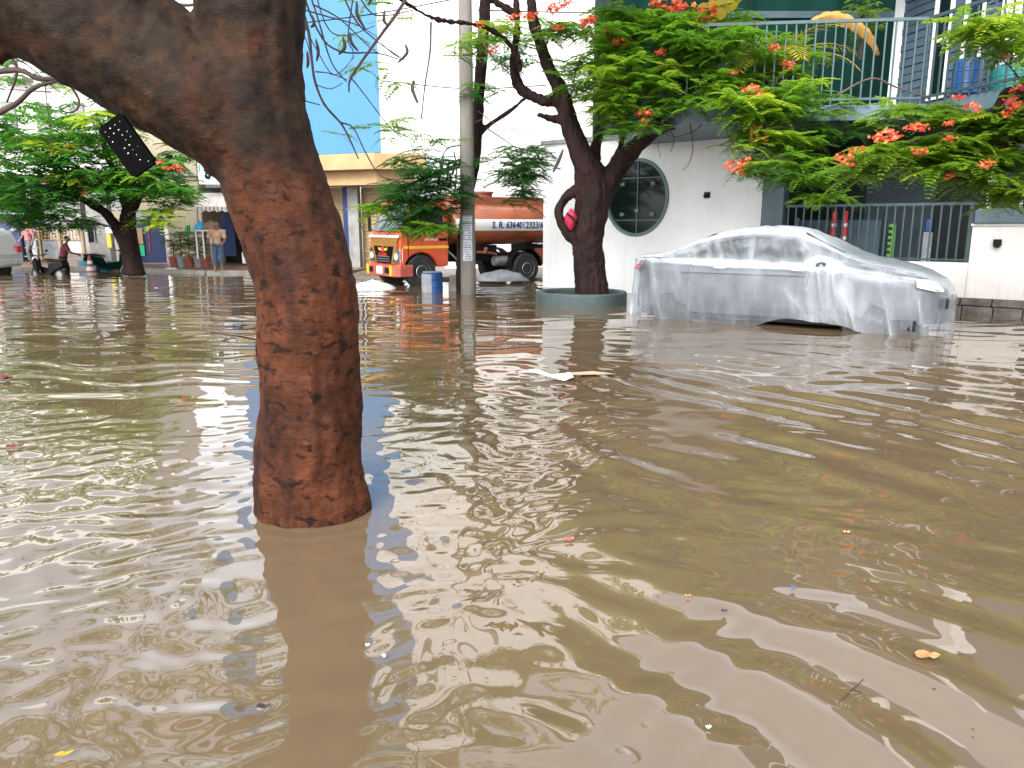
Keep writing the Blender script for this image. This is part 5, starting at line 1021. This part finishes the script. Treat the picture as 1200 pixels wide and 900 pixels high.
# ================================================================== PEOPLE
def person(label, loc, rz, h, J, top, bottom, hair='hair', sleeve=.55, feet=True, extra=None):
    """J: joints in units of body height; one continuous skinned body, clothes as children"""
    t = thing('person', label, 'person', tuple(loc), rz)
    V_ = lambda p: Vector(p)*h
    def tp(mb, pts, rad): 
        sp = smooth_path([(*V_(p), r*h) for p, r in zip(pts, rad)], 4); mb.tube([q[:3] for q in sp], [q[3] for q in sp], 10)
    hip, ch_, nk, hd = J['hip'], J['chest'], J['neck'], J['head']
    def org(name, m, fn, vox=.014, amp=0.003):
        mb = MB(); fn(mb); o = mb.build(name, None, None); rm = o.modifiers.new('r', 'REMESH'); rm.mode = 'VOXEL'; rm.voxel_size = vox
        sm = o.modifiers.new('s', 'SMOOTH'); sm.iterations = 4
        dg = bpy.context.evaluated_depsgraph_get(); dg.update(); me = bpy.data.meshes.new_from_object(o.evaluated_get(dg)); bpy.data.objects.remove(o)
        me.polygons.foreach_set('use_smooth', [True]*len(me.polygons)); me.materials.clear(); me.materials.append(M[m]); o = bpy.data.objects.new(name, me); COL.objects.link(o); o.parent = t; return o
    fwd = Vector(J.get('face', (0, 1, 0)))
    def bodyf(mb):
        tp(mb, [hip, ((hip[0]+ch_[0])/2, (hip[1]+ch_[1])/2, (hip[2]+ch_[2])/2), ch_, nk], [.075, .066, .08, .03]); tp(mb, [nk, (Vector(nk)+Vector(hd))/2, hd], [.032, .032, .05])
        c = Vector(hd); tp(mb, [c-Vector((0, 0, .045))+fwd*.012, c, c+Vector((0, 0, .05))], [.038, .055, .035]); tp(mb, [c+fwd*.05, c+fwd*.062-Vector((0, 0, .012))], [.012, .010])
        for e in (-1, 1): tp(mb, [c+Vector((fwd.y*e*.052, -fwd.x*e*.052, .005)), c+Vector((fwd.y*e*.06, -fwd.x*e*.06, -.01))], [.012, .009])
        for a in J['arms']:
            tp(mb, a, [.034, .026, .018]); w3 = Vector(a[2]); d = (w3-Vector(a[1])).normalized(); s_ = d.orthogonal().normalized()
            tp(mb, [w3, w3+d*.045], [.018, .02])
            for k in range(4): tp(mb, [w3+d*.04+s_*(.012*(k-1.5)), w3+d*(.085-.006*abs(k-1.5))+s_*(.014*(k-1.5))], [.0075, .006])
            tp(mb, [w3+d*.015+s_*.016, w3+d*.05+s_*.038], [.008, .006])
        for l in J['legs']:
            tp(mb, l, [.055, .036, .024]); f_ = Vector(l[2]); tp(mb, [f_+Vector((0, 0, -.005))-fwd*.02, f_-Vector((0, 0, .012))+fwd*.05, f_-Vector((0, 0, .016))+fwd*.10], [.022, .02, .014])
    org('body', 'skin', bodyf, .012)
    def topf(mb):
        tp(mb, [Vector(hip)-Vector((0, 0, .01)), ((hip[0]+ch_[0])/2, (hip[1]+ch_[1])/2, (hip[2]+ch_[2])/2), ch_, Vector(nk)-Vector((0, 0, .02))], [.086, .080, .093, .045])
        for a in J['arms']: m_ = Vector(a[0]).lerp(Vector(a[1]), sleeve*1.6 if sleeve < .6 else 1); tp(mb, [ch_, a[0], m_], [.07, .048, .042])
    org('shirt', top, topf)
    def botf(mb):
        tp(mb, [Vector(hip)+Vector((0, 0, .03)), Vector(hip)-Vector((0, 0, .03))], [.088, .09])
        for l in J['legs']: tp(mb, [l[0], l[1], Vector(l[1]).lerp(Vector(l[2]), J.get('trouser', .8))], [.07, .05, .042])
    org('trousers', bottom, botf)
    def hairf(mb): c = Vector(hd); tp(mb, [c+Vector((0, 0, -.005))-fwd*.022, c+Vector((0, 0, .035))-fwd*.012, c+Vector((0, 0, .052))+fwd*.012], [.05, .05, .035])
    org('hair', hair, hairf)
    return t
stand = dict(hip=(0, 0, .53), chest=(0, .0, .72), neck=(0, 0, .84), head=(0, .01, .925), arms=[((-.115, 0, .80), (-.15, .03, .64), (-.10, .15, .56)), ((.115, 0, .80), (.16, .02, .64), (.12, .14, .55))], legs=[((-.055, 0, .50), (-.06, .01, .27), (-.06, -.01, .035)), ((.055, 0, .50), (.07, .02, .27), (.075, .03, .035))], trouser=.55)
q = G(257, 318, .1); person('person in a tan shirt and grey apron standing by the display table', (q.x, q.y, .1), R(200), 1.55, stand, 'tan', 'denim')
walk = dict(hip=(0, 0, .53), chest=(0, .01, .72), neck=(0, .01, .84), head=(0, .02, .925), arms=[((-.11, 0, .80), (-.14, -.05, .65), (-.12, .0, .50)), ((.11, 0, .80), (.14, .05, .65), (.1, .14, .56))], legs=[((-.05, 0, .50), (-.055, .07, .28), (-.055, .0, .04)), ((.05, 0, .50), (.055, -.02, .27), (.055, -.12, .05))], trouser=.9)
q = G(22, 311, .1); person('person in a pink top standing before the navy shop at far left', (q.x, 29.0, .1), R(150), 1.62, walk, 'pinkc', 'greyc')
wade = dict(hip=(0, 0, .50), chest=(0, .05, .68), neck=(0, .09, .80), head=(0, .12, .89), arms=[((-.11, .06, .76), (-.14, .14, .62), (-.08, .28, .56)), ((.11, .06, .76), (.15, .13, .62), (.09, .27, .57))], legs=[((-.05, 0, .47), (-.07, .06, .25), (-.06, .0, .02)), ((.05, 0, .47), (.06, .05, .25), (.07, -.04, .02))], trouser=1)
q = G(76, 320, 0); person('person in a dark maroon top leaning over and wading beside the black motorcycle', (q.x, q.y, -.25), R(-60), 1.5, wade, 'maroon', 'black')
# ================================================================== SCOOTERS, CONE, CRATES
def scooter(label, loc, rz, m, seat='black', s=1.):
    t = thing('scooter', label, 'scooter', tuple(loc), rz, 'two wheelers by the far shops')
    for x in (-.62, .62):
        mb = MB(); mb.lathe([(.16, -.05), (.25, -.05), (.28, 0), (.25, .05), (.16, .05)], n=22); mb.v = [(a, c, b) for a, b, c in mb.v]; w2 = mb.build('wheel', M['rubber'], t); w2.location = (x, 0, .28)
        mb = MB(); mb.lathe([(0, .055), (.15, .055)], n=18, cap=False); mb.lathe([(0, -.055), (.15, -.055)], n=18, cap=False); mb.v = [(a, c, b) for a, b, c in mb.v]; mb.build('rim', M['steel'], w2)
    MB().prism_y([(-.95, .62), (-.9, .80), (-.2, .74), (-.12, .42), (.3, .30), (.42, .34), (.5, .9), (.6, .92), (.66, .6), (.46, .24), (-.2, .22), (-.4, .4)], -.14, .14).build('body', M[m], t, bevel=.04)
    MB().prism_y([(-.95, .81), (-.92, .88), (-.5, .90), (-.12, .82), (-.1, .755), (-.5, .78)], -.13, .13).build('seat', M[seat], t, bevel=.03)
    t.scale = (.8, .8, .8)
    MB().tube([(.60, 0, .3), (.50, 0, .95), (.46, 0, 1.02)], .035, 8).build('fork', M['steel'], t); MB().tube([(.38, -.32, 1.05), (.48, -.15, 1.02), (.48, .15, 1.02), (.38, .32, 1.05)], .018, 8).build('handlebar', M['black'], t)
    mb = MB(); mb.lathe([(.0, 0), (.08, .02), (.09, .06)], n=16, cap=False); h = mb.build('headlight', M['white_paint'], t); h.location = (.62, 0, .88); h.rotation_euler = (0, R(90), 0)
    for y in (-.3, .3): MB().tube([(.42, y, 1.05), (.40, y*1.15, 1.18)], .008, 5).box(.38, y*1.15-.05, 1.16, .40, y*1.15+.05, 1.24).build('mirror', M['black'], t)
    return t
q = G(57, 322, 0); scooter('black motor scooter half sunk in the flood left of the wading person', (q.x, q.y, -.22), R(160), 'black')
q = G(128, 318, 0); scooter('dark green scooter standing in shallow water under the roadside tree', (q.x, q.y, -.12), R(10), 'green_wall')
cq = G(106.5, 319, 0); cn = thing('traffic_cone', 'faded red and white traffic cone standing in the flood', 'cone', (cq.x, cq.y, -.08))
MB().box(-.2, -.2, 0, .2, .2, .04).build('base', M['t_bump'], cn, bevel=.02); MB().lathe([(.15, .04), (.035, .62), (0.02, .63)], n=20).build('cone', M['t_bump'], cn, smooth=False)
for z0, z1 in ((.14, .26), (.36, .46)): MB().lathe([(.15-.115*(z0-.04)/.58+.003, z0), (.15-.115*(z1-.04)/.58+.003, z1)], n=20, cap=False).build('band', M['white_paint'], cn)
def crate(label, loc, rz, m, w2=.62, d2=.42, h2=.36):
    t = thing('crate', label, 'crate', tuple(loc), rz, 'blue crates beside the cone')
    mb = MB()
    for y in (-d2/2, d2/2-.015): [mb.box(-w2/2, y, .02+k*.085, w2/2, y+.015, .08+k*.085) for k in range(4)]
    for x in (-w2/2+.001, w2/2-.016): [mb.box(x, -d2/2+.016, .02+k*.085, x+.015, d2/2-.016, .08+k*.085) for k in range(4)]
    mb.box(-w2/2+.02, -d2/2+.02, 0, w2/2-.02, d2/2-.02, .018); mb.build('slatted_box', M[m], t); MB().box(-w2/2-.01, -d2/2-.012, h2, w2/2+.01, d2/2+.012, h2+.03).build('rim', M[m], t)
q = G(99, 317, 0); crate('blue plastic crate half sunk left of the traffic cone', (q.x, q.y+.4, -.05), .1, 'cyan')
q = G(114, 318, 0); crate('blue plastic crate half sunk right of the traffic cone', (q.x, q.y+.3, -.05), -.1, 'cyan')
q = G(201, 319, 0); bq = thing('takeaway_box', 'small white foam box floating by the far kerb', 'box', tuple(q)); MB().prism_y([(-.14, 0), (.14, 0), (.17, .07), (.13, .14), (-.13, .14), (-.17, .07)], -.12, .12).build('box', M['white_paint'], bq, bevel=.01)
# white hatchback at the left edge
hq = G(-62, 322, 0); hb = thing('parked_car', 'white hatchback cut off by the left edge of the view', 'car', (hq.x, hq.y, -.12), R(182))
pr = [(-1.95, .35), (-1.98, .75), (-1.9, .95), (-1.72, 1.42), (-1.5, 1.56), (.2, 1.58), (.85, 1.1), (1.75, .9), (1.9, .7), (1.92, .35)]
MB().prism_y(pr, -.8, .8).build('body', M['white_paint'], hb, bevel=.1)
for g in (-1, 1):
    MB().prism_y([(-1.5, 1.0), (-1.35, 1.42), (-.5, 1.46), (-.5, 1.0)], g*.802-.004, g*.802+.004).build('rear_window', M['glass'], hb); MB().prism_y([(-.42, 1.0), (-.42, 1.46), (.12, 1.46), (.65, 1.05), (.6, 1.0)], g*.802-.004, g*.802+.004).build('front_window', M['glass'], hb)
    MB().box(-1.99, g*.6-.12, .8, -1.9, g*.6+.12, 1.0).build('tail_light', M['red'], hb)
    for x in (-1.25, 1.2):
        mb = MB(); mb.lathe([(.18, -.09), (.28, -.09), (.3, 0), (.28, .09), (.18, .09)], n=24); mb.v = [(a, c, b) for a, b, c in mb.v]; w2 = mb.build('wheel', M['rubber'], hb); w2.location = (x, g*.74, .3)
        mb = MB(); mb.lathe([(0, .095*1), (.17, .095)], n=18, cap=False); mb.v = [(a, c*g, b) for a, b, c in mb.v]; mb.build('rim', M['steel'], w2)
MB().box(-1.99, -.7, .42, -1.93, .7, .6).build('bumper', M['white_paint'], hb, bevel=.03)
# ================================================================== PLANTS ON THE TERRACE
def palm(label, pos, potm, n, L_, tint, seed, m='leaf_y', pot_r=.3, pot_h=.5):
    t = thing('potted_palm', label, 'potted plant', tuple(pos)); rr = random.Random(seed)
    MB().lathe([(pot_r*.75, 0), (pot_r, pot_h*.9), (pot_r*1.06, pot_h*.9), (pot_r*1.06, pot_h), (pot_r*.9, pot_h), (pot_r*.88, pot_h*.9)], n=28, cap=False).build('pot', M[potm], t); MB().lathe([(pot_r*.9, pot_h*.9), (.001, pot_h*.92)], n=20, cap=False).build('soil', M['soil'], t)
    for i in range(n):
        yaw = 6.28*i/n+rr.uniform(-.3, .3); el = rr.uniform(.7, 1.3); pts = []; q = Vector((0, 0, pot_h)); a = el
        for k in range(12): pts.append(q.copy()); q = q+Vector((math.cos(yaw)*math.cos(a), math.sin(yaw)*math.cos(a), math.sin(a)))*L_/11; a -= .16
        mb = MB(); mb.tube(pts, [.014-.001*k for k in range(12)], 5); side = Vector((-math.sin(yaw), math.cos(yaw), 0))
        for k in range(2, 12):
            for sub in (0, .5):
                b = pts[k-1].lerp(pts[k], sub); d = (pts[k]-pts[k-1]).normalized(); ll = .34*math.sin(math.pi*(k+sub)/12.6)**.6
                for g in (-1, 1):
                    e = (side*g*.8+d*.6+Vector((0, 0, -.25*rr.random()))).normalized()*ll; w3 = d*.016; mb.add([b, b+e*.5-w3, b+e, b+e*.5+w3], [(0, 1, 2, 3)])
        o = mb.build('frond', M[m], t); a_ = o.data.attributes.new('tint', 'FLOAT', 'POINT'); a_.data.foreach_set('value', [min(1, max(0, tint+rr.uniform(-.2, .2)))]*len(o.data.vertices))
    return t
p_ = P(904, 84, 14.6); p_.z = 3.5; palm('yellowing palm in a blue pot on the roof terrace', p_, 'blue_plastic', 11, 1.7, .35, 3, pot_r=.36, pot_h=.62)
p_ = P(840, 84, 15.4); p_.z = 3.5; palm('tall yellow green palm left of the blue pot on the terrace', p_, 'grey_plastic', 9, 2.1, .2, 8)
def bigleaf(label, pts, Y, wpx, m, tint, name='dry_leaf'):
    t = thing(name, label, 'leaf', tuple(P(pts[0][0], pts[0][1], Y))); sp = smooth_path([P(x, y, Y+(d[0] if d else 0)) for x, y, *d in pts], 6); mb = MB(); n = len(sp)
    for i, q in enumerate(sp):
        q = Vector(q); d = (Vector(sp[min(i+1, n-1)])-Vector(sp[max(0, i-1)])).normalized(); s_ = Vector((-d.z, .0, d.x)); w3 = pxw(wpx, Y)/2*math.sin(math.pi*min(1, .08+.9*i/(n-1)))**.7*(1 if i % 3 else .8)
        mb.v += [q+s_*w3+Vector((0, .06, 0)), q+Vector((0, -.02, 0)), q-s_*w3+Vector((0, .08, 0))]
    mb.f = [(3*i+j, 3*i+j+1, 3*i+j+4, 3*i+j+3) for i in range(n-1) for j in (0, 1)]; o = mb.build('blade', M[m], t, world=True, smooth=True)
    a_ = o.data.attributes.new('tint', 'FLOAT', 'POINT'); a_.data.foreach_set('value', [tint]*len(o.data.vertices)); MB().tube(sp, .008, 5).build('midrib', M['twig'], t, world=True)
bigleaf('broad drooping dry golden leaf arching over the terrace railing', [(952, 24), (975, 18), (1000, 26), (1020, 42), (1031, 64)], 13.9, 13, 'leaf_y', .95)
bigleaf('broad bright yellow leaf above the terrace near the top edge', [(790, 30), (820, 20), (850, 4), (880, -16)], 14.8, 26, 'leaf_y', .35)
def shrub(label, c, r, m, tint, n=60, name='terrace_shrub', fol=TPL_FAR, sz=.5):
    t = thing(name, label, 'shrub', tuple(c)); fo = Foliage()
    for i in range(n):
        v = Vector((random.gauss(0, 1), random.gauss(0, 1), random.gauss(0, 1))).normalized()*random.random()**.4; fo.rosette(Vector(c)+Vector((v.x*r[0], v.y*r[1], v.z*r[2])), 5, sz, tint+random.uniform(-.2, .2), fol)
    fo.build('foliage', M[m], t); MB().tube([(0, 0, -r[2]*1.6), (0, 0, 0)], .04, 6).build('stem', M['twig'], t); return t
shrub('dark leafy shrub behind the terrace railing at the right edge', P(1186, 50, 12.6), (.35, .3, .42), 'leaf_d', .2)
shrub('pale green climbing shrub against the dark green building', P(1012, 18, 17.5), (.5, .3, .55), 'leaf_r', .6, 50, sz=.4)
# ================================================================== CABLES
for lb, pts, Y in (('thin black cable sagging across the top of the gulmohar crown', [(560, 12), (700, 14), (830, 2), (960, -20)], 16.5), ('thin black cable crossing the blank white wall low behind the pole', [(450, 95), (548, 104), (640, 100)], 19), ('thin black cable strung from the pole towards the blue wall', [(330, 30), (440, 16), (548, -4)], 17.3)):
    t = thing('cable', lb, 'cable', tuple(P(*pts[0], Y))); MB().tube(smooth_path([P(x, y, Y) for x, y in pts], 6), .012, 5).build('wire', M['black'], t, world=True)
# ================================================================== FLOATING LITTER
M['dryleaf'] = mat('dry_leaf_orange', (.42, .19, .07), .7, .2, 30)
def litter(name, label, cat, px, py, poly, m, th=.006, rz=0, bend=.01, tint=.5, group=None):
    q = G(px, py); t = thing(name, label, cat, (q.x, q.y, .016), R(rz), group); mb = MB(); n = len(poly); zz2 = [bend*(1+math.sin(i*2.3)) for i in range(n)]
    mb.v = [(0, 0, bend*.4)]+[(x, y, z) for (x, y), z in zip(poly, zz2)]+[(0, 0, bend*.4-th)]+[(x, y, z-th) for (x, y), z in zip(poly, zz2)]
    mb.f = [(0, i+1, (i+1) % n+1) for i in range(n)]+[(n+1, n+2+(i+1) % n, n+2+i) for i in range(n)]+[(i+1, n+2+i, n+2+(i+1) % n, (i+1) % n+1) for i in range(n)]
    o = mb.build('blade' if 'leaf' in name or 'petal' in name else 'sheet', M[m], t)
    if m in ('flower', 'leaf_y'): a_ = o.data.attributes.new('tint', 'FLOAT', 'POINT'); a_.data.foreach_set('value', [tint]*len(o.data.vertices))
def oval(a, b, n=12, jag=.15, seed=1): rr = random.Random(seed); return [(a*math.cos(6.283*i/n)*(1+rr.uniform(-jag, jag)), b*math.sin(6.283*i/n)*(1+rr.uniform(-jag, jag))) for i in range(n)]
litter('paper_sheet', 'folded white sheet floating in mid water before the planter', 'sheet', 640, 443, [(-.28, .10), (-.1, .15), (.10, .0), (.24, -.02), (.26, -.2), (.16, -.22), (-.12, -.06)], 'white_paint', .004, 0, .03)
litter('cardboard_strip', 'tan cardboard strip floating against the white sheet', 'cardboard', 690, 441, [(-.22, .05), (.05, .09), (.28, .05), (.22, -.03), (-.2, -.07)], 'tan', .004, 0, .012)
litter('fallen_leaf', 'orange brown dry leaf floating near the bottom right', 'leaf', 1085, 773, oval(.042, .024, 12, .15, 2), 'dryleaf', .002, -5, .006, 1)
litter('fallen_leaf', 'yellow leaf floating in the bottom left corner', 'leaf', 76, 889, oval(.026, .008, 10, .1, 3), 'leaf_y', .002, 20, .003, .4)
litter('fallen_leaf', 'brown curled leaf floating below the trunk reflection', 'leaf', 309, 833, oval(.025, .009, 10, .3, 4), 'pod', .002, 15, .005)
litter('flower_petal', 'red gulmohar petal floating in the middle of the water', 'petal', 667, 636, oval(.022, .014, 10, .2, 5), 'flower', .002, 0, .004, .5)
litter('bottle_cap', 'small blue grey bottle cap floating right of centre', 'cap', 929, 692, oval(.012, .010, 12, .02, 6), 'denim', .006, 0, .004)
litter('fallen_leaf', 'dark brown leaf bit floating left of the bottle cap', 'leaf', 848, 720, oval(.014, .007, 9, .3, 7), 'pod', .002, 0, .004)
litter('foam_bit', 'tiny white foam bit floating right of the trunk reflection', 'foam', 431, 760, oval(.008, .006, 7, .2, 8), 'white_paint', .004, 0, .002)
litter('foam_bit', 'thin white foam flake floating just below the tiny foam bit', 'foam', 450, 773, oval(.006, .011, 7, .2, 9), 'white_paint', .002, 30, .002)
litter('foam_bit', 'pale foam bit floating on the bottom right sky reflection', 'foam', 830, 857, oval(.009, .006, 7, .2, 10), 'tarp', .003, 0, .002)
litter('fallen_leaf', 'dark wet leaf clump floating left of the trunk', 'leaf', 279, 383, oval(.10, .06, 10, .3, 11), 'denim', .01, 0, .02)
litter('fallen_leaf', 'brown leaf clump floating at the left edge of the water', 'leaf', 4, 446, oval(.10, .05, 10, .3, 12), 'maroon', .008, 0, .02)
litter('fallen_leaf', 'brown leaf floating among the reflections left of the trunk', 'leaf', 18, 526, oval(.06, .02, 10, .3, 13), 'maroon', .004, 10, .01)
litter('fallen_leaf', 'small ochre leaf floating above the bottle cap', 'leaf', 992, 627, oval(.018, .01, 9, .3, 14), 'tan', .002, 0, .004)
litter('flower_petal', 'orange petal floating between the red petal and the brown bit', 'petal', 806, 702, oval(.011, .006, 8, .2, 15), 'flower', .002, 0, .003, .9)
q = G(995, 813); t = thing('floating_twig', 'thin forked black twig floating near the bottom right', 'twig', tuple(q)); MB().tube([G(982, 825, .004), G(994, 813, .008), G(1004, 804, .006), G(1012, 796, .01)], .0018, 5).build('stem', M['pod'], t, world=True); MB().tube([G(1000, 808, .006), G(1010, 812, .01)], .0014, 5).build('side_twig', M['pod'], t, world=True)

sp_ = MB(); rr = random.Random(77)
for i in range(70):
    x, y = rr.uniform(420, 1190), rr.uniform(470, 890)
    if rr.random() < .3: x = rr.uniform(10, 290)
    c = G(x, y, .008); r_ = rr.uniform(.002, .005); sp_.add([c+Vector((r_*math.cos(a)*rr.uniform(.6, 1.8), r_*math.sin(a), 0)) for a in (0, 1.3, 2.5, 3.8, 5)], [(0, 1, 2, 3, 4)])
tag(sp_.build('floating_specks', M['twig'], None), 'fine brown specks and crumbs scattered over the near water', 'debris', kind='stuff')
